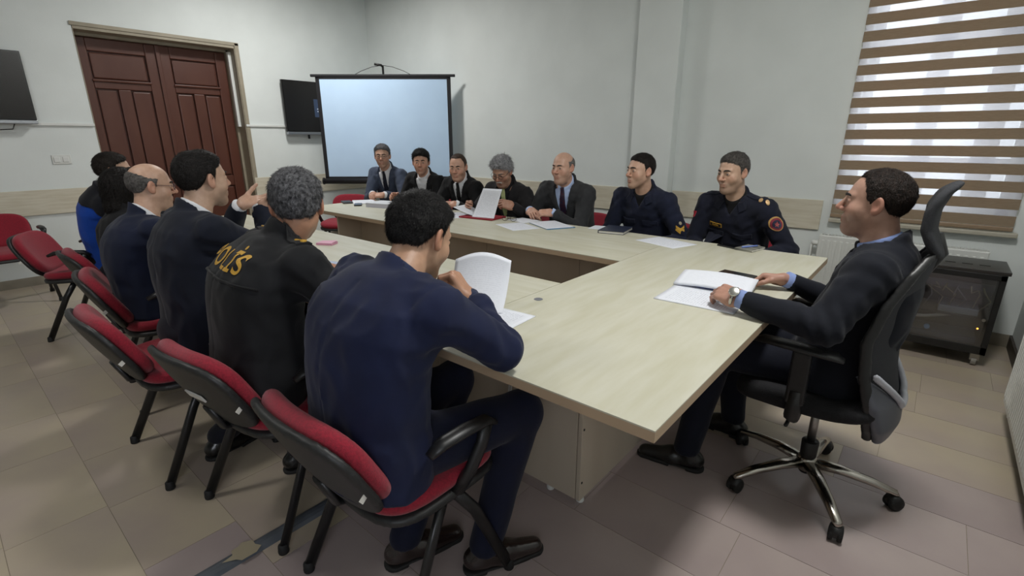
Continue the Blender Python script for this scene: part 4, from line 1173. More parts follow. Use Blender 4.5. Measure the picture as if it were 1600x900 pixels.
    def trou(Q):
        d = ell(Q, P - np.array([0, 0, .005]), (.175 * ws, .165, .115), np.stack([r, np.cross([0, 0, 1], r), [0, 0, 1]], 1))
        for sd, s in (('L', -1), ('R', 1)):
            hp0 = hipz + r * s * .085
            d = smin(d, cap(Q, hp0, K[sd], .092, .066), .03)
            d = smin(d, cap(Q, K[sd], An[sd], .066, .052), .02)
        d = d - .003 * wob(Q, 30.0, seed + 2)
        return smax(d, .075 - Q[:, 2], .004)
    pts = np.array([P, K['L'], K['R'], An['L'], An['R']]); lo = pts.min(0) - .2; hi = pts.max(0) + .12; lo[2] = .05; hi[2] = P[2] + .16
    put('trousers', sdf_mesh('trousers', [nets(trou, lo, hi, max(vj, .009))], R0), cols['trousers'], root)
    for sd in 'LR':
        g = lg.get(sd, {}); fd = math.radians(g.get('toe', yaw + (6 if sd == 'L' else -6)))
        su = put('shoe', SH_UP, None, root)
        su.location = tuple(An[sd] - R0 + np.array([math.cos(fd) * .035, math.sin(fd) * .035, -An[sd][2]])); su.rotation_euler = (0, 0, fd - math.pi / 2)
        su.data = SH_UP if shoe is None else shoe[0]
        sl_ = put('sole', SH_SO, None, su)
    # ---- body: head, neck, hands, and the figure under the clothes
    fh = lambda Q: smin(face(toh(Q), fat, jaw, nose, not female) * headscale, neckf(Q, .0535), .022)
    lo = np.minimum(H - .16, N - .10); hi = np.maximum(H + .15, N + .12)
    hv, hq = nets(fh, lo, hi, vh)
    chunks = [(hv, hq)]; ccol = [face_colours(toh(hv.astype(f32)), beard)]
    def core(Q):
        d = smin(smax(torso(Q, .028), (-.10 - local(Q)[2]) * L, .02), armf(Q, .72), .03)
        for sd, s in (('L', -1), ('R', 1)):
            d = smin(d, cap(Q, hipz + r * s * .085, K[sd], .065, .045), .02); d = smin(d, cap(Q, K[sd], An[sd], .045, .033), .02)
        return d
    pts = np.array([P - f * .1, N, K['L'], K['R'], An['L'], An['R'], A['L']['E'], A['R']['E'], A['L']['W'], A['R']['W'], A['L']['S'], A['R']['S']])
    cv, cq = nets(core, pts.min(0) - .1, pts.max(0) + .1, .022)
    chunks.append((cv, cq)); ccol.append(np.zeros((len(cv), 3), f32))
    for sd in 'LR':
        a = A[sd]
        if not (hands and a['show']): continue
        v, q = hand_mesh(a['pose'], a['W'], a['d'], a['pn'], sd, a['E'], max(.003, vh * .8), .98 if not female else .88)
        c = np.zeros((len(v), 3), f32); c[:, 2] = .35
        chunks.append((v, q)); ccol.append(c)
    sm = skin_mat('skin', skin, brow, .55)
    bo = put('body', sdf_mesh('body', chunks, R0, ccol), sm, root)
    # ---- hair and face parts
    M4 = Matrix([[*map(float, HR[i] * headscale), float(H[i] - R0[i])] for i in range(3)] + [[0, 0, 0, 1]])
    hm = mat('hair', haircol[0], .55, col2=haircol[1], scale=150, stretch=(1.0, .45, .5), bump=.55, bscale=330, detail=5, contrast=(.36, .66), spec=.22)
    if hair is not None:
        hf = (lambda Q: bob_field(toh(Q)) * headscale) if hair == 'bob' else (lambda Q: hair_field(toh(Q), hair) * headscale)
        hv_, hq_ = nets(hf, H - (.16 if hair != 'bob' else .22), H + .15, vh * .85)
        hs = dict(side=.006) if hair == 'bob' else hair
        tk = .030 if hair == 'bob' else max(.004, hs.get('top', .012) * 1.3)
        keep = hv_[smax(skull(toh(hv_.astype(f32))) * -1 + .0005, np.full(len(hv_), -1, f32), .001) < 0] if hair != 'bob' else hv_
        dist = float(np.linalg.norm(H - np.array([0, 0, 1.35])))
        ns = int(np.clip(26000 / dist ** 1.3, 3500, 15000))
        st_ = strands(hf, keep, H, HR, headscale, ns, hs.get('len', tk), hs.get('wd', .0007 + .00022 * dist), int(seed * 10) + 3, hs.get('comb', 1.0))
        ho = put('hair', sdf_mesh('hair', [(hv_, hq_), st_], R0), hm, root)
    hl = lambda p: tuple(M4 @ Vector(p))
    bm_ = mat('eyebrow', brow, .8)
    for s in (-1, 1):
        e = put('eye', ME_EYE, M_EYE, root); e.matrix_local = M4 @ Matrix.Translation((s * .031, .0750, .0030)); 
        obj('eyebrow', MB().tube([hl((s * .012, .0955, .0235)), hl((s * .024, .094, .0275)), hl((s * .036, .086, .0275)), hl((s * .047, .0745, .0225))], [.0026, .0036, .0032, .0016], 8, flat=1.3), bm_, root, smooth=True)
    if moustache:
        mm = mat('moustache', moustache, .8, bump=.5, bscale=200)
        mo = MB().tube([hl((-.027, .0875, -.062)), hl((-.014, .0960, -.0525)), hl((0, .0985, -.0500)), hl((.014, .0960, -.0525)), hl((.027, .0875, -.062))], [.003, .0060, .0062, .0060, .003], 10)
        obj('moustache', mo, mm, root, smooth=True)
    if glasses:
        gm_ = mat('glasses_frame', glasses, .3)
        gl = MB()
        for s in (-1, 1):
            ring = [hl((s * .032 + .023 * math.cos(a), .1035 - .004 * abs(math.cos(a)) * (1 if s * math.cos(a) > 0 else .3), .001 + .0165 * math.sin(a))) for a in [i * math.pi / 10 for i in range(20)]]
            gl.tube(ring, .0017, 6, closed=True)
            gl.tube([hl((s * .055, .0995, .006)), hl((s * .074, .07, .008)), hl((s * .081, .0, .010)), hl((s * .082, -.018, .000))], .0017, 6)
        gl.tube([hl((-.009, .105, .004)), hl((0, .1075, .006)), hl((.009, .105, .004))], .0017, 6)
        obj('glasses', gl, gm_, root, smooth=True)
    ctx = dict(root=root, R0=R0, P=P, N=N, H=H, f=f, r=r, w=w, L=L, A=A, jacket=jacket, torso=torso, local=local, M4=M4, HR=HR)
    if deco: deco(ctx)
    return ctx

# ---- things sewn on: project flat outlines onto the garment
def project(ctx, pts, d, lift):
    Q = np.asarray(pts, f32); d = V3(nrm(d))
    for _ in range(60):
        g = ctx['jacket'](Q); Q = Q + d * np.clip(g, -.02, .05)[:, None] * .8
    return Q - d * lift
def decal(ctx, name, outline2d, c, ux, uy, d, m, lift=.0035, rings=3, parent=None):
    """outline2d closed polygon around its centre; projected along d"""
    c = np.asarray(c, float); ux = nrm(ux); uy = nrm(uy); n = len(outline2d)
    pts = [c]
    for k in range(1, rings + 1):
        for (a, b) in outline2d: pts.append(c + ux * a * k / rings + uy * b * k / rings)
    v = project(ctx, pts, d, lift)
    fs = [(0, 1 + i, 1 + (i + 1) % n) for i in range(n)]
    for k in range(rings - 1):
        for i in range(n):
            a = 1 + k * n + i; b = 1 + k * n + (i + 1) % n; fs.append((a, a + n, b + n, b))
    nb_ = len(v); v2 = v + V3(nrm(d)) * .006
    vs = [tuple(x - ctx['R0']) for x in v] + [tuple(x - ctx['R0']) for x in v2]
    e0 = 1 + (rings - 1) * n
    fs += [(e0 + i, e0 + (i + 1) % n, nb_ + e0 + (i + 1) % n, nb_ + e0 + i) for i in range(n)]
    o = obj(name, MB().add(vs, fs), m, ctx['root'] if parent is None else parent)
    return o
def rect2(w_, h_, n=5):
    o = []
    for i in range(n): o.append((-w_ / 2 + w_ * i / n, -h_ / 2))
    for i in range(n): o.append((w_ / 2, -h_ / 2 + h_ * i / n))
    for i in range(n): o.append((w_ / 2 - w_ * i / n, h_ / 2))
    for i in range(n): o.append((-w_ / 2, h_ / 2 - h_ * i / n))
    return o
def disc2(r_, n=20): return [(r_ * math.cos(2 * math.pi * i / n), r_ * math.sin(2 * math.pi * i / n)) for i in range(n)]
def text_on(ctx, name, txt, size, c, ux, uy, d, m, shear=0.0, lift=.003):
    cu = bpy.data.curves.new('lettering', 'FONT'); cu.body = txt; cu.size = size; cu.align_x = 'CENTER'; cu.align_y = 'CENTER'; cu.shear = shear; cu.offset = size * .018; cu.space_character = 1.12
    to = bpy.data.objects.new('lettering_tmp', cu); COL.objects.link(to)
    bpy.context.view_layer.update()
    me = bpy.data.meshes.new_from_object(to.evaluated_get(bpy.context.evaluated_depsgraph_get()))
    bpy.data.objects.remove(to)
    b = bmesh.new(); b.from_mesh(me); bmesh.ops.triangulate(b, faces=b.faces)
    for _ in range(3):
        es = [e for e in b.edges if e.calc_length() > size * .12]
        if es: bmesh.ops.subdivide_edges(b, edges=es, cuts=1)
        bmesh.ops.triangulate(b, faces=b.faces)
    v2 = np.array([x.co[:] for x in b.verts]); c = np.asarray(c, float)
    W = c + np.outer(v2[:, 0], nrm(ux)) + np.outer(v2[:, 1], nrm(uy))
    W = project(ctx, W, d, lift)
    for x, q in zip(b.verts, W): x.co = Vector(tuple(q - ctx['R0']))
    b.to_mesh(me); b.free()
    me.materials.clear(); me.materials.append(m)
    return put(name, me, m, ctx['root'])
def epaulette(ctx, s, m, pip=None):
    N, r, w, f = ctx['N'], ctx['r'], ctx['w'], ctx['f']
    S = ctx['A']['R' if s > 0 else 'L']['S']
    a = N + r * s * .065 - w * .0; b = S + r * s * .02
    c = (a + b) / 2 + w * .2
    o = decal(ctx, 'epaulette', rect2(.125, .05), c, nrm(b - a), f, -w, m, lift=.007)
    if pip:
        for k, t in enumerate((.25, .55)):
            decal(ctx, 'rank_badge', disc2(.010, 10), a + (b - a) * (.55 + k * .28) + w * .2, nrm(b - a), f, -w, pip, lift=.0105, rings=2, parent=o)
    return o

for me, m in ((SH_UP, M_SHOE), (SH_SO, M_SOLE)): me.materials.append(m)
SH_UPB = SH_UP.copy(); SH_UPB.materials.clear(); SH_UPB.materials.append(M_SHOEB)

C_WHITE = cloth('white_shirt_cotton', 'd4d6da', bump=.1)
C_PALE = cloth('pale_blue_shirt_cotton', 'a9bbdc', bump=.1)
C_BLACK = cloth('black_wool', '141416', '18181a')
C_TROU = cloth('dark_trousers', '12131a', '171822')
C_TEE = cloth('black_undershirt', '0e0e11')
def far_arms(x, dx=.10, z=.80, y=2.93, pose='clasp', **k):
    return dict(R=dict(w=(x - dx, y + .08, z), d=(.75, -.62, -.06), pn=(.35, .3, -.9), pose=pose, **k), L=dict(w=(x + dx, y + .08, z + .005), d=(-.75, -.62, -.06), pn=(-.35, .3, -.9), pose=pose, **k))

# ---- near side -----------------------------------------------------------------
C_NAVY = cloth('bright_navy_suit_wool', '161d3a', '121831', sc=10, bump=.35)
person('man in a bright navy suit seen from behind, leaning on the table nearest the camera', (-1.06, .66, .56), 88, (-1.035, .755, 1.02), (-1.085, .885, 1.085), 97, 24, skin='ac8970',
       cols=dict(jacket=C_NAVY, shirt=cloth('dark_blue_shirt_cotton', '232b45', bump=.1), trousers=cloth('navy_suit_trousers', '10142a', '0e1224')),
       hair=dict(top=.014, side=.007, back=.003, noise=.0025, freq=120, low=-.052, line=(.08, .08), len=.016), haircol=('0c0b0c', '1d1b1b'),
       arms=dict(R=dict(e=(-.80, .905, .815), w=(-1.02, 1.005, .885), d=(-.35, -.15, .55), pn=(-.75, -.45, -.1), pose='fist'),
                 L=dict(e=(-1.36, .94, .81), w=(-1.29, 1.17, .80), d=(.55, .75, -.05), pn=(.3, -.1, -.9), pose='pinch')),
       legs=dict(R=dict(k=(-.86, 1.06, .53), a=(-.90, .93, .09), toe=62), L=dict(k=(-1.18, 1.08, .53), a=(-1.12, .78, .09), toe=72)),
       width=1.05, curve=.055, vj=.0075, vh=.003, beard=.5, shoe=(SH_UPB,), seed=1.0, chi=.052)

def deco_polis(c):
    P, N, r, w, f, L = c['P'], c['N'], c['r'], c['w'], c['f'], c['L']
    text_on(c, 'police_lettering', 'POL\u0130S', .092, N - w * .092 - f * .42 + r * .0, r, w, f, M_GOLD, shear=.10)
    y_ = MB()
    a = [N - w * .150 - f * .4 + r * u for u in np.linspace(-.2, .2, 25)]
    q = project(c, a, f, .002); obj('yoke_seam', MB().tube([tuple(x - c['R0']) for x in q], .0045, 6), cloth('jacket_piping', '0b0b0d'), c['root'], smooth=True)
    for s in (-1, 1): epaulette(c, s, cloth('epaulette_black', '1b1b1d'), M_GOLD)
C_POL = cloth('black_police_softshell', '101114', '131417', rough=.75, sc=9, bump=.3)
person('police officer in a black jacket with yellow lettering on the back', (-1.72, .64, .56), 84, (-1.70, .765, 1.025), (-1.665, .825, 1.13), 148, 8, skin='ac836a', outfit='coat',
       cols=dict(jacket=C_POL, shirt=C_TEE, trousers=C_TROU), hair=dict(top=.015, side=.008, back=.003, noise=.0025, freq=150, low=-.056), haircol=('2b2b2d', '77777a'),
       arms=dict(R=dict(w=(-1.46, 1.10, .80), d=(-.3, .9, 0), pose='relaxed'), L=dict(w=(-1.98, 1.08, .80), d=(.5, .85, 0), pose='relaxed')),
       legs=dict(R=dict(k=(-1.62, 1.10, .53), a=(-1.86, .80, .09), toe=80), L=dict(k=(-1.92, 1.08, .53), a=(-2.22, .62, .09), toe=100)),
       width=1.12, belly=.03, curve=.05, vj=.0085, vh=.0034, beard=.3, deco=deco_polis, seed=2.0)

C_DNAVY = cloth('midnight_navy_suit_wool', '10141f', '121725', sc=10)
person('dark haired man in a midnight navy suit gesturing with both hands', (-2.39, .68, .56), 92, (-2.38, .725, 1.055), (-2.395, .79, 1.185), 101, 0, skin='b59984',
       cols=dict(jacket=C_DNAVY, shirt=C_WHITE, trousers=C_TROU), hair=dict(top=.012, side=.006, back=.003, noise=.002, freq=140, low=-.055, len=.013, patch=((.0, -.03, .135), (.03, .035, .016))), haircol=('100e0d', '1f1b19'),
       arms=dict(R=dict(w=(-2.33, .98, 1.055), d=(.50, .85, .16), pn=(-.30, .0, .95), pose='open'), L=dict(w=(-2.52, .97, 1.05), d=(.45, .9, .18), pn=(.45, -.1, .88), pose='open')),
       width=1.03, curve=.03, vj=.009, vh=.0033, beard=.6, seed=3.0)
C_NAVY3 = cloth('blue_navy_suit_wool', '141b31', '111729', sc=10)
person('bald man with glasses in a navy suit seen in profile', (-3.09, .66, .54), 88, (-3.11, .725, .965), (-3.135, .785, 1.115), 84, 6, skin='bf9e88',
       cols=dict(jacket=C_NAVY3, shirt=C_WHITE, trousers=C_TROU), hair=dict(side=.004, top=.004, back=.003, noise=.0012, bald=(.045, .02), low=-.058), haircol=('45423f', '6f6c69'), glasses='3a1c22',
       arms=dict(R=dict(w=(-2.95, 1.08, .80), d=(-.4, .9, 0)), L=dict(w=(-3.28, 1.08, .80), d=(.4, .9, 0))), width=1.06, curve=.055, vj=.009, vh=.0033, fat=.004, beard=.3, seed=4.0)
person('woman with a black bob in dark clothes, between two men', (-3.86, .76, .53), 92, (-3.86, .80, .92), (-3.855, .825, 1.06), 95, 5, skin='b99c86', outfit='coat',
       cols=dict(jacket=C_BLACK, shirt=C_TEE, trousers=C_TROU), hair='bob', haircol=('0b0908', '1a1513'), female=True, beard=0, width=.80, shspread=.145,
       arms=dict(R=dict(w=(-3.74, 1.14, .79), d=(-.4, .9, 0)), L=dict(w=(-3.98, 1.14, .79), d=(.4, .9, 0))), vj=.01, vh=.0045, headscale=.93, seed=5.0)
def deco_polo(c):
    def sl(Q):
        u, v, t = c['local'](Q); d = c['jacket'](Q, False) - .008
        cut = (.83 - t) * c['L']
        for k_ in 'LR':
            a_ = c['A'][k_]; cut = np.minimum(cut, np.minimum(cap(Q, a_['S'] + c['r'] * (.02 if k_ == 'R' else -.02), a_['E'], .078, .075), cap(Q, a_['E'], a_['W'], .075, .07)))
        return smax(d, cut, .006)
    pts = np.array([c['N'], c['A']['L']['E'], c['A']['R']['E'], c['A']['R']['W'], c['A']['L']['W'], c['P']]); 
    put('black_sleeve_panel', sdf_mesh('black_sleeve_panel', [nets(sl, pts.min(0) - .25, pts.max(0) + .2, .0075)], c['R0']), cloth('polo_black_panel', '15161c', '1a1b22'), c['root'])
person('man in a blue and black polo shirt at the far left of the table', (-4.45, .80, .55), 74, (-4.345, .825, 1.02), (-4.235, .87, 1.145), 72, 4, skin='b89984', outfit='polo',
       cols=dict(jacket=cloth('royal_blue_polo', '1747a8', '123f98', sc=8), shirt=C_TEE, trousers=cloth('black_jeans', '101013')), hair=dict(top=.012, side=.006, noise=.002, low=-.05), haircol=('17130f', '251e1a'),
       arms=dict(R=dict(w=(-4.12, 1.16, .79), e=(-4.08, .97, .80), d=(.0, .95, 0)), L=dict(w=(-4.42, 1.18, .79), d=(.3, .9, 0))), curve=.05, vj=.0095, vh=.0045, deco=deco_polo, seed=6.0)

# ---- far side --------------------------------------------------------------------
person('grey haired man with glasses in a blue grey suit, leftmost of the far row', (-4.62, 3.44, .56), -72, (-4.555, 3.30, 1.045), (-4.53, 3.235, 1.175), -44, 4, skin='b4917c',
       cols=dict(jacket=cloth('blue_grey_suit_wool', '434c5e', '3a4253'), shirt=C_WHITE, trousers=C_TROU), tie=cloth('dark_tie_silk', '161a24', '1b2030', rough=.5), hair=dict(top=.013, side=.006, noise=.002, freq=160, line=(.078, .080)), haircol=('4d4d50', '6d6d70'),
       glasses='6a5a4a', arms=far_arms(-4.36, .10, .80, 2.95, 'relaxed'), beard=.3, seed=7.0)
person('black haired man in a black suit with open white collar', (-3.99, 3.44, .55), -80, (-3.93, 3.30, 1.01), (-3.905, 3.235, 1.13), -46, 4, skin='b68f7a', outfit='open',
       cols=dict(jacket=C_BLACK, shirt=C_WHITE, trousers=C_TROU), hair=dict(top=.018, side=.007, noise=.002, freq=140, line=(.08, .072)), haircol=('0d0b0b', '171413'),
       arms=dict(R=dict(w=(-4.05, 3.04, .805), d=(.2, -.9, .15), pn=(.8, 0, -.5), pose='relaxed'), L=dict(w=(-3.78, 3.04, .80), d=(-.6, -.8, 0), pose='relaxed')), beard=.35, seed=8.0)
def deco_clip(c):
    k = c['N'] + c['f'] * .5 - c['w'] * .11
    q = project(c, [k + c['r'] * .012, k - c['r'] * .012], -c['f'], -.018)
    obj('tie_clip', MB().tube([tuple(c['N'] + c['f'] * .085 - c['w'] * .13 + c['r'] * s - c['R0']) for s in (-.02, .02)], .004, 8), M_STEEL, c['root'])
    decal(c, 'lapel_pin', disc2(.012, 10), c['N'] - c['w'] * .25 - c['r'] * .10 * -1 + c['f'] * .4, c['r'], c['w'], -c['f'], M_FOLDRED, rings=2)
person('balding man in a black suit with a black tie, smiling downwards', (-3.44, 3.44, .55), -88, (-3.40, 3.30, .985), (-3.385, 3.235, 1.10), -62, 10, skin='c19b86',
       cols=dict(jacket=C_BLACK, shirt=C_WHITE, trousers=C_TROU), tie=cloth('black_tie_silk', '121214', rough=.5), hair=dict(top=.005, side=.004, noise=.001, line=(.045, .085), recess=.02, slope=.6), haircol=('3a2d26', '4a3b32'),
       arms=dict(R=dict(w=(-3.50, 3.00, .805), d=(.7, -.7, -.05), pn=(.3, .2, -.9)), L=dict(w=(-3.20, 3.02, .80), d=(-.7, -.7, 0), pn=(-.3, .2, -.9))), beard=.25, fat=.003, seed=9.0)
person('curly grey haired man with glasses and moustache reading papers', (-2.86, 3.44, .54), -88, (-2.83, 3.29, .965), (-2.83, 3.215, 1.08), -74, 26, skin='a7836e',
       cols=dict(jacket=cloth('dark_charcoal_suit_wool', '1b1a1c', '201f21'), shirt=cloth('black_shirt', '141417'), trousers=C_TROU), tie=cloth('pale_green_tie_silk', 'b5bd8a', 'a9b27c', rough=.5),
       hair=dict(top=.024, side=.014, back=.006, noise=.006, freq=190, line=(.082, .070)), haircol=('77777a', 'b4b4b6'), glasses='2a2020', moustache='b9b4ad', brow='5a5550',
       arms=dict(R=dict(w=(-2.97, 2.97, .815), d=(.35, -.9, .1), pn=(.9, .2, -.2), pose='pinch'), L=dict(w=(-2.53, 3.00, .84), d=(-.5, -.75, .25), pn=(-.7, .3, -.4), pose='grip')), beard=.35, width=1.08, fat=.004, vj=.0095, seed=10.0)
person('bald man in a dark grey suit with clasped hands and a red dotted tie', (-2.25, 3.44, .55), -86, (-2.225, 3.30, 1.012), (-2.22, 3.235, 1.135), -90, 4, skin='bd9a86',
       cols=dict(jacket=cloth('dark_grey_suit_wool', '333436', '2c2d2f', sc=30), shirt=C_PALE, trousers=C_TROU), tie=mat('burgundy_dotted_tie', '3a1426', .5, col2='1c2038', scale=90, contrast=(.45, .55)),
       hair=dict(side=.004, top=.004, noise=.001, bald=(.050, .005), low=-.055), haircol=('55524f', '7d7a77'), brow='2a2320',
       arms=far_arms(-2.30, .105, .808, 2.985, 'clasp'), beard=.35, fat=.005, width=1.07, vj=.009, vh=.0033, seed=11.0)
C_UNI = cloth('navy_uniform_cotton', '1a1f33', '151a2b', sc=12, bump=.4)
def deco_f6(c):
    r, w, f, N = c['r'], c['w'], c['f'], c['N']; a = c['A']['L']; m_ = a['S'] + (a['E'] - a['S']) * .58
    d = nrm(r * .75 - f * .66)           # from the outside of the left arm inwards
    ux = nrm(np.cross(d, [0, 0, 1.])); c0 = m_ - d * .2; up = [0, 0, 1]
    dk = cloth('patch_navy', '141829')
    o = decal(c, 'sleeve_patch', rect2(.062, .090), c0, ux, up, d, dk, lift=.004)
    for k in range(2):
        zz = -.020 + k * .020
        ch = [(-.027, .018 + zz), (0, .002 + zz), (.027, .018 + zz), (.027, .004 + zz), (0, -.014 + zz), (-.027, .004 + zz)]
        decal(c, 'chevron', ch, c0, ux, up, d, M_GOLD, lift=.006, rings=2, parent=None)
    decal(c, 'chevron_badge', disc2(.010, 10), c0 + np.array([0, 0, .034]), ux, up, d, cloth('badge_grey', '9a917a'), lift=.006, rings=2)
    for s in (-1, 1): decal(c, 'pocket_flap', [(-.055, .018), (.055, .018), (.055, -.012), (0, -.024), (-.055, -.012)], N - w * .20 + r * s * .085 + f * .4, r, w, -f, C_UNI, lift=.006, rings=2)
    for s in (-1, 1): decal(c, 'collar_wing', [(-.012 * s, .018), (.042 * s, .030), (.050 * s, -.020), (.012 * s, -.040)], N - w * .020 + r * s * .052 + f * .4, r, w, -f, C_UNI, lift=.010, rings=2)
person('young officer in a navy uniform shirt with a yellow chevron patch', (-1.57, 3.44, .55), -94, (-1.565, 3.305, .997), (-1.575, 3.235, 1.135), -116, 0, skin='ba9984', outfit='uniform',
       cols=dict(jacket=C_UNI, shirt=C_TEE, trousers=C_TROU), hair=dict(top=.009, side=.003, noise=.0012, line=(.076, .080), low=-.04), haircol=('15110f', '231d1a'), deco=deco_f6,
       arms=dict(R=dict(w=(-1.68, 3.12, .66), show=False), L=dict(w=(-1.42, 3.12, .66), show=False)), beard=.25, vj=.0085, vh=.0033, width=1.04, seed=12.0)
def deco_f7(c):
    r, w, f, N = c['r'], c['w'], c['f'], c['N']; a = c['A']['L']; m_ = a['S'] + (a['E'] - a['S']) * .22
    d = nrm(r * .80 - f * .60); ux = nrm(np.cross(d, [0, 0, 1.])); c0 = m_ - d * .2; up = [0, 0, 1]
    o = decal(c, 'round_patch', disc2(.040), c0, ux, up, d, mat('patch_gold_ring', 'b08a50', .7), lift=.004)
    decal(c, 'patch_ring', disc2(.034), c0, ux, up, d, mat('patch_maroon', '7a2030', .7), lift=.006, parent=None)
    decal(c, 'patch_centre', disc2(.024), c0, ux, up, d, mat('patch_navy_centre', '1d1f3a', .7), lift=.008)
    decal(c, 'patch_emblem', [(0, .016), (.006, .004), (.014, .002), (.006, -.006), (.008, -.016), (0, -.009), (-.008, -.016), (-.006, -.006), (-.014, .002), (-.006, .004)], c0, ux, up, d, mat('patch_red_emblem', '9a4a4a', .7), lift=.0095, rings=2)
    for s in (-1, 1): epaulette(c, s, cloth('epaulette_navy', '141828'), None)
    S = a['S']
    for k, off in enumerate((.010, -.030)):
        decal(c, 'rank_badge', disc2(.012, 12), S - r * (off + .02) + w * .25 + f * .03, r, f, -w, mat('rank_badge_gold', 'd8b483', .35, .4), lift=.012, rings=2)
    o = decal(c, 'name_tag', rect2(.088, .026), N - w * .165 + r * .085 + f * .4, r, w, -f, M_GOLD, lift=.004, rings=2)
    decal(c, 'name_tag_field', rect2(.078, .018), N - w * .165 + r * .085 + f * .4, r, w, -f, mat('tag_black', '17171c', .6), lift=.0055, rings=2)
    decal(c, 'name_tag_text', rect2(.046, .008), N - w * .165 + r * .085 + f * .4, r, w, -f, M_GOLD, lift=.007, rings=2)
    b = c['A']['R']; mb_ = b['S'] + (b['E'] - b['S']) * .2; d2 = nrm(-r * .75 - f * .65)
    decal(c, 'red_flag_patch', rect2(.05, .035), mb_ - d2 * .2, nrm(np.cross(d2, [0, 0, 1.])), up, d2, mat('flag_red', 'a82234', .7), lift=.004)
    for s in (-1, 1): decal(c, 'pocket_flap', [(-.055, .018), (.055, .018), (.055, -.012), (0, -.024), (-.055, -.012)], N - w * .22 + r * s * .085 + f * .4, r, w, -f, C_UNI2, lift=.006, rings=2)
    for s in (-1, 1): decal(c, 'collar_wing', [(-.012 * s, .018), (.042 * s, .030), (.050 * s, -.020), (.012 * s, -.040)], N - w * .020 + r * s * .052 + f * .4, r, w, -f, C_UNI2, lift=.010, rings=2)
C_UNI2 = cloth('dark_navy_uniform_cotton', '171a2a', '131622', sc=12, bump=.4)
person('officer in a dark navy uniform with a round sleeve patch and name tag', (-.94, 3.44, .55), -98, (-.945, 3.305, 1.0), (-.965, 3.235, 1.15), -112, 8, skin='b79984', outfit='uniform',
       cols=dict(jacket=C_UNI2, shirt=C_TEE, trousers=C_TROU), hair=dict(top=.010, side=.005, noise=.0015, line=(.076, .078)), haircol=('35322f', '5f5b58'), deco=deco_f7,
       arms=dict(R=dict(w=(-1.03, 3.12, .66), show=False), L=dict(w=(-.76, 3.12, .66), show=False)), beard=.55, fat=.003, vj=.0085, vh=.0033, width=1.08, seed=13.0)

# ---- head of the table ---------------------------------------------------------------
C_BOSS = cloth('dark_navy_suit_wool', '12151f', '0f121b', sc=10, bump=.3)
def deco_watch(c):
    a = c['A']['L']; ax = nrm(a['W'] - a['E']); W = a['W'] + ax * .018
    up = nrm(np.cross(ax, np.cross([0, 0, 1.], ax))); sd = np.cross(ax, up)
    ring = [W + up * .031 * math.cos(t) + sd * .031 * math.sin(t) - c['R0'] for t in np.linspace(0, 2 * math.pi, 20, endpoint=False)]
    wt = obj('wrist_watch', MB().tube([tuple(x) for x in ring], .006, 8, closed=True), M_CHROME, c['root'], smooth=True)
    o = nrm(up * .6 - sd * .8 * np.sign(sd[1] if sd[1] != 0 else 1) * -1 if False else up * .75 + np.array([0, -.66, 0])); q = W + o * .034 - c['R0']
    mbx = MB().lathe([(.016, -.004), (.019, 0), (.018, .005), (.015, .006)], 18)
    wc_ = obj('watch_face', mbx, mat('watch_case', 'c2c2bc', .2, .9), wt, smooth=True); wc_.location = tuple(q); wc_.rotation_euler = Vector(tuple(o)).to_track_quat('Z', 'Y').to_euler()
person('dark suited man in the office chair at the head of the table', (-.155, 2.08, .57), 180, (-.085, 2.075, 1.005), (-.145, 2.075, 1.14), 182, -2, skin='ac8978',
       cols=dict(jacket=C_BOSS, shirt=cloth('blue_shirt_cotton', '8294c4', bump=.1), trousers=cloth('navy_trousers', '101422', '0d101c')), tie=cloth('near_black_tie', '15151b', rough=.5),
       hair=dict(top=.009, side=.004, back=.003, noise=.0015, freq=150, len=.007, line=(.056, .088), recess=.026, slope=.62, low=-.060, front=.022), haircol=('17110e', '2e231e'), brow='1c1512',
       arms=dict(L=dict(w=(-.455, 1.78, .808), e=(-.185, 1.77, .765), d=(-.85, .35, .05), pn=(.1, .5, -.75), pose='pinch'),
                 R=dict(w=(-.395, 2.215, .795), d=(-.95, -.15, -.05), pn=(.05, -.5, -.8), pose='pinch')),
       legs=dict(L=dict(k=(-.55, 1.93, .53), a=(-.60, 1.86, .09), toe=192), R=dict(k=(-.55, 2.16, .53), a=(-.53, 2.24, .09), toe=175)),
       width=1.06, belly=.03, curve=.02, fat=.005, vj=.0078, vh=.0028, headscale=.90, beard=.6, deco=deco_watch, seed=14.0)
# ================================================================== THINGS ON THE TABLE
def sheet_mesh(w, l, curl=None, n=14, thick=.0006, name='sheet'):
    """sheet in x (width), y (length); curl(u,v)->(dx,dy,dz) with u,v in 0..1"""
    vs = []; uv = []
    for k, dz in ((0, thick), (1, 0)):
        for j in range(n + 1):
            for i in range(n + 1):
                u, v = i / n, j / n; d = curl(u, v) if curl else (0, 0, 0)
                vs.append(((u - .5) * w + d[0], (v - .5) * l + d[1], d[2] + dz)); uv.append((u, v))
    fs = []; m = (n + 1) * (n + 1)
    for j in range(n):
        for i in range(n):
            a = j * (n + 1) + i; fs.append((a, a + 1, a + n + 2, a + n + 1)); fs.append((m + a, m + a + n + 1, m + a + n + 2, m + a + 1))
    ring = [i for i in range(n + 1)] + [(j + 1) * (n + 1) + n for j in range(n)] + [n * (n + 1) + n - 1 - i for i in range(n)] + [(n - 1 - j) * (n + 1) for j in range(n - 1)]
    for i in range(len(ring)):
        a, b = ring[i], ring[(i + 1) % len(ring)]; fs.append((a, m + a, m + b, b))
    me = bpy.data.meshes.new(name); me.from_pydata(vs, [], fs); me.update()
    ul = me.uv_layers.new(name='UVMap')
    for lp in me.loops: ul.data[lp.index].uv = uv[lp.vertex_index]
    me.polygons.foreach_set('use_smooth', [True] * len(me.polygons))
    return me
TOPZ = .7503
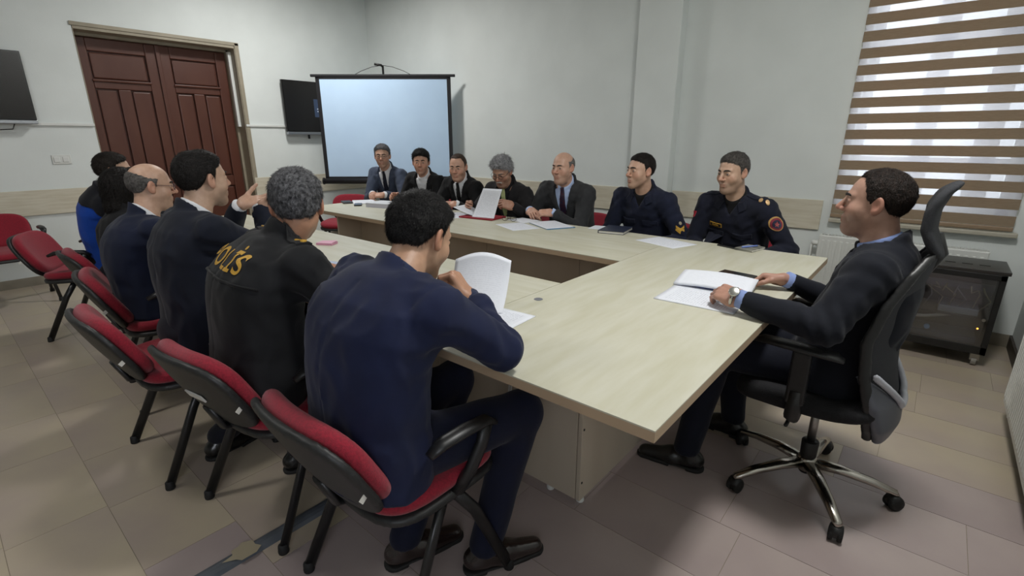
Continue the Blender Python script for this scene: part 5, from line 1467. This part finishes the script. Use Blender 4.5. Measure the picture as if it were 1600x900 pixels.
def sheet(label, x, y, deg, z=TOPZ, w=.21, l=.297, m=None, curl=None, thick=.0006, group=None, cat='paper', name='paper_sheet'):
    o = put(name, sheet_mesh(w, l, curl, thick=thick, name=name), m or M_PAPER)
    o.location = (x, y, z); o.rotation_euler = (0, 0, math.radians(deg))
    return tag(o, label, cat, group)
GP = 'loose papers on the table'
# head of the table
sheet('printed sheets lying under the hands of the man at the head', -.615, 1.865, 92, m=M_PAPER, thick=.004, group=GP)
def lift_boss(u, v):
    # page stack raised like an open folder along its far long edge
    a = v * .30; R_ = .20
    return (0, R_ * math.sin(a / R_ * .9) * 1.0 - v * .30 * 1.0 + .0, .02 + .055 * math.sin(v * 1.9) + .01 * u)
bf = thing('paper_bundle', 'raised bundle of white papers held by the man at the head', 'paper', (-.63, 2.085, TOPZ))
me = sheet_mesh(.30, .20, lambda u, v: (.0, -.05 * v * v, .006 + .026 * math.sin(v * math.pi * .5) ** 1.0 + .01 * math.sin(u * 3)), thick=.009, name='page_block')
o = put('page_block', me, M_PAPERB, bf); o.rotation_euler = (0, 0, math.radians(4))
me = sheet_mesh(.29, .20, lambda u, v: (0, 0, .002 + .004 * v), thick=.0015, name='lower_page')
o = put('lower_page', me, M_PAPER, bf); o.location = (.0, -.03, 0); o.rotation_euler = (0, 0, math.radians(4))
obj('blue_marker_line', MB().box(-.13, .02, -.085, -.078, .0065, .0072), mat('blue_ink', '2b4fae', .6), bf)
def phone(label, x, y, deg, w=.075, l=.155, t=.009):
    p = thing('mobile_phone', label, 'phone', (x, y, TOPZ), math.radians(deg))
    obj('case', MB().box(-w / 2, w / 2, -l / 2, l / 2, 0, t), M_BLK, p, bevel=.004)
    obj('screen', MB().box(-w / 2 + .003, w / 2 - .003, -l / 2 + .003, l / 2 - .003, t, t + .0006), M_PHONE, p)
    obj('camera', MB().lathe([(.004, 0), (.004, .001)], 10, (0, l / 2 - .01, t + .0004)), M_DARK, p)
    return p
phone('black mobile phone beside the raised papers at the head of the table', -.615, 2.315, 82)
# near side
sheet('printed sheet in front of the man in the bright navy suit', -1.13, 1.185, -86, m=M_PAPER, thick=.002, group=GP)
def stand(u, v):
    a = v * 1.35
    return (.035 * math.sin(u * math.pi) * 0 + .02 * v, .297 * (.42 * math.sin(a) / 1.0 - v) + .10 * v * v * u * 0, .255 * (1 - math.cos(a * .98)) / .78 * .66 + .16 * v * (1 - v) * .5 + .03 * math.sin(u * math.pi) * v)
sheet('white page folded upright in front of the blue suited man', -1.265, 1.305, 34, z=TOPZ + .004, m=M_PAPERB, curl=stand, group=GP)
pn = thing('note_pad', 'small pink note pad near the police officer', 'notepad', (-2.70, 1.49, TOPZ), .5)
obj('pad', MB().box(-.05, .05, -.035, .035, 0, .012), M_PINK, pn)
obj('top_note', MB().add([(-.05, -.035, .0125), (.05, -.035, .0125), (.05, .035, .018), (-.05, .035, .0125)], [(0, 1, 2, 3)]), mat('pink_note_light', 'e0abc2', .7), pn)
sheet('blue printed sheet by the right arm of the police officer', -2.16, 1.16, 15, m=paper_mat('blue_printed_paper', 'b9c6df', '3b5fae', amount=.5), group=GP)
obj_cap = thing('grommet', 'small dark cable grommet in the table top behind the folded page', 'grommet', (-1.10, 1.46, .75))
obj('ring', MB().lathe([(.016, 0), (.018, .001), (.016, .002), (.010, .0015)], 16), M_GREY, obj_cap)
# far side
sheet('printed sheet in front of the officer with the round sleeve patch', -1.18, 2.83, 72, group=GP)
nb = thing('notebook', 'grey striped notebook with a pen on it, beside a phone', 'notebook', (-.735, 2.945, TOPZ), math.radians(78))
obj('cover', MB().box(-.075, .075, -.05, .05, 0, .012), mat('notebook_cover', '8d8c82', .6, col2='4a4a45', scale=3, stretch=(30, 1, 1), contrast=(.48, .52)), nb, bevel=.002)
obj('page_edge', MB().box(-.073, .073, -.051, .049, .003, .009), M_TAGW, nb)
pe = thing('pen', 'blue and white pen lying on the striped notebook', 'pen', (-.73, 2.95, TOPZ + .0125), math.radians(60))
obj('barrel', MB().tube([(-.065, 0, .005), (.045, 0, .005)], .005, 8), mat('pen_blue', '6f86c9', .4), pe, smooth=True)
obj('tip', MB().tube([(.045, 0, .005), (.068, 0, .005)], .0045, 8, r2=.001), M_STEEL, pe, smooth=True)
phone('black mobile phone beside the striped notebook', -.835, 2.94, 70, .07, .14)
bk = thing('book', 'closed navy blue book in front of the young officer', 'book', (-1.59, 2.965, TOPZ), math.radians(12))
obj('cover', MB().box(-.085, .085, -.115, .115, 0, .003).box(-.085, .085, -.115, .115, .017, .020).box(-.088, -.085, -.115, .115, 0, .020), M_NAVYBK, bk, bevel=.001)
obj('page_block', MB().box(-.083, .081, -.112, .112, .003, .017), M_TAGW, bk)
sheet('small white slip beside the navy blue book', -1.76, 3.02, 10, w=.10, l=.15, group=GP)
fo = thing('folder', 'blue edged folder of papers by the bald man with clasped hands', 'folder', (-2.06, 2.88, TOPZ), math.radians(62))
obj('card', MB().box(-.11, .11, -.152, .152, 0, .004), M_FOLDBLUE, fo)
o = put('sheet', sheet_mesh(.21, .297, thick=.004), M_PAPER, fo); o.location = (-.006, .004, .004)
sheet('printed sheets between the curly haired man and the clasped hands', -2.225, 2.69, 66, thick=.001, group=GP)
sheet('sheets under the clasped hands of the bald man', -2.36, 2.93, 80, thick=.002, group=GP, w=.16, l=.21)
rf = thing('red_folder', 'open dark red folder under the papers of the curly haired man', 'folder', (-2.70, 2.83, TOPZ), math.radians(8))
obj('card', MB().box(-.16, .16, -.10, .10, 0, .012), M_FOLDRED, rf, bevel=.003)
def wing(u, v):
    a = (1 - u) * 1.0
    return (.0, 0, .014 + .10 * (1 - u) ** 1.6)
sheet('white page tilted up in the right hand of the curly haired man', -2.86, 2.86, 12, m=M_PAPERB, z=TOPZ + .012, w=.24, l=.20, curl=lambda u, v: (.02 * (1 - u), 0, .06 * (1 - u) ** 1.5), group=GP)
def tall(u, v):
    a = v * 1.45
    return (.06 * v * v - .03 * u * v, .27 * (.30 * math.sin(a) - v), .215 * (1 - math.cos(a)) / .88 + .05 * math.sin(v * 3.14) * .5)
sheet('tall upright printed page turned by the curly haired man', -2.665, 2.90, 12, z=TOPZ + .013, m=M_PAPER, w=.20, l=.27, curl=tall, group=GP)
gl_ = thing('eyeglasses', 'folded eyeglasses lying on the table beside the red folder', 'glasses', (-2.42, 2.83, TOPZ + .0017), .3)
g2 = MB()
for s in (-1, 1):
    g2.tube([(s * .034 + .024 * math.cos(a), .004 * math.sin(a), .018 + .017 * math.sin(a)) for a in [i * math.pi / 8 for i in range(16)]], .0017, 6, closed=True)
g2.tube([(-.010, 0, .022), (0, 0, .025), (.010, 0, .022)], .0017, 6)
obj('frame', g2, M_BLK, gl_, smooth=True)
for s in (-1, 1): obj('temple', MB().tube([(s * .058, 0, .022), (s * .057, .008, .022), (s * .02, .03, .012), (-s * .05, .035, .004)], .0017, 6), M_BLK, gl_, smooth=True)
sheet('white sheet in front of the balding smiling man', -2.95, 2.78, 70, group=GP)
bd_ = thing('document_binder', 'thick white bound document in front of the man with open collar', 'document', (-3.83, 2.74, TOPZ), math.radians(14))
obj('page_block', MB().box(-.15, .15, -.105, .105, .002, .036), mat('page_edges', 'c9c8d2', .7, col2='a9a8b4', scale=2, stretch=(1, 1, 400)), bd_)
obj('cover', MB().box(-.152, .152, -.107, .107, .036, .039).box(-.152, .152, -.107, .107, 0, .002).box(.150, .154, -.107, .107, 0, .039), mat('binder_cover', 'd0d4da', .5), bd_)
sheet('blue white papers in front of the leftmost man', -4.28, 2.80, 60, w=.21, l=.30, thick=.006, group=GP)
phone('black mobile phone beside the bound document', -4.12, 2.63, 55, .07, .14, .012)
kc = thing('keyboard_case', 'flat black case at the left end of the far table side', 'case', (-4.36, 2.66, TOPZ), math.radians(68))
obj('body', MB().box(-.045, .045, -.08, .08, 0, .016), M_BLK, kc, bevel=.005)
obj('zip', MB().box(-.0455, .0455, -.0805, .0805, .007, .009), M_GREY, kc)
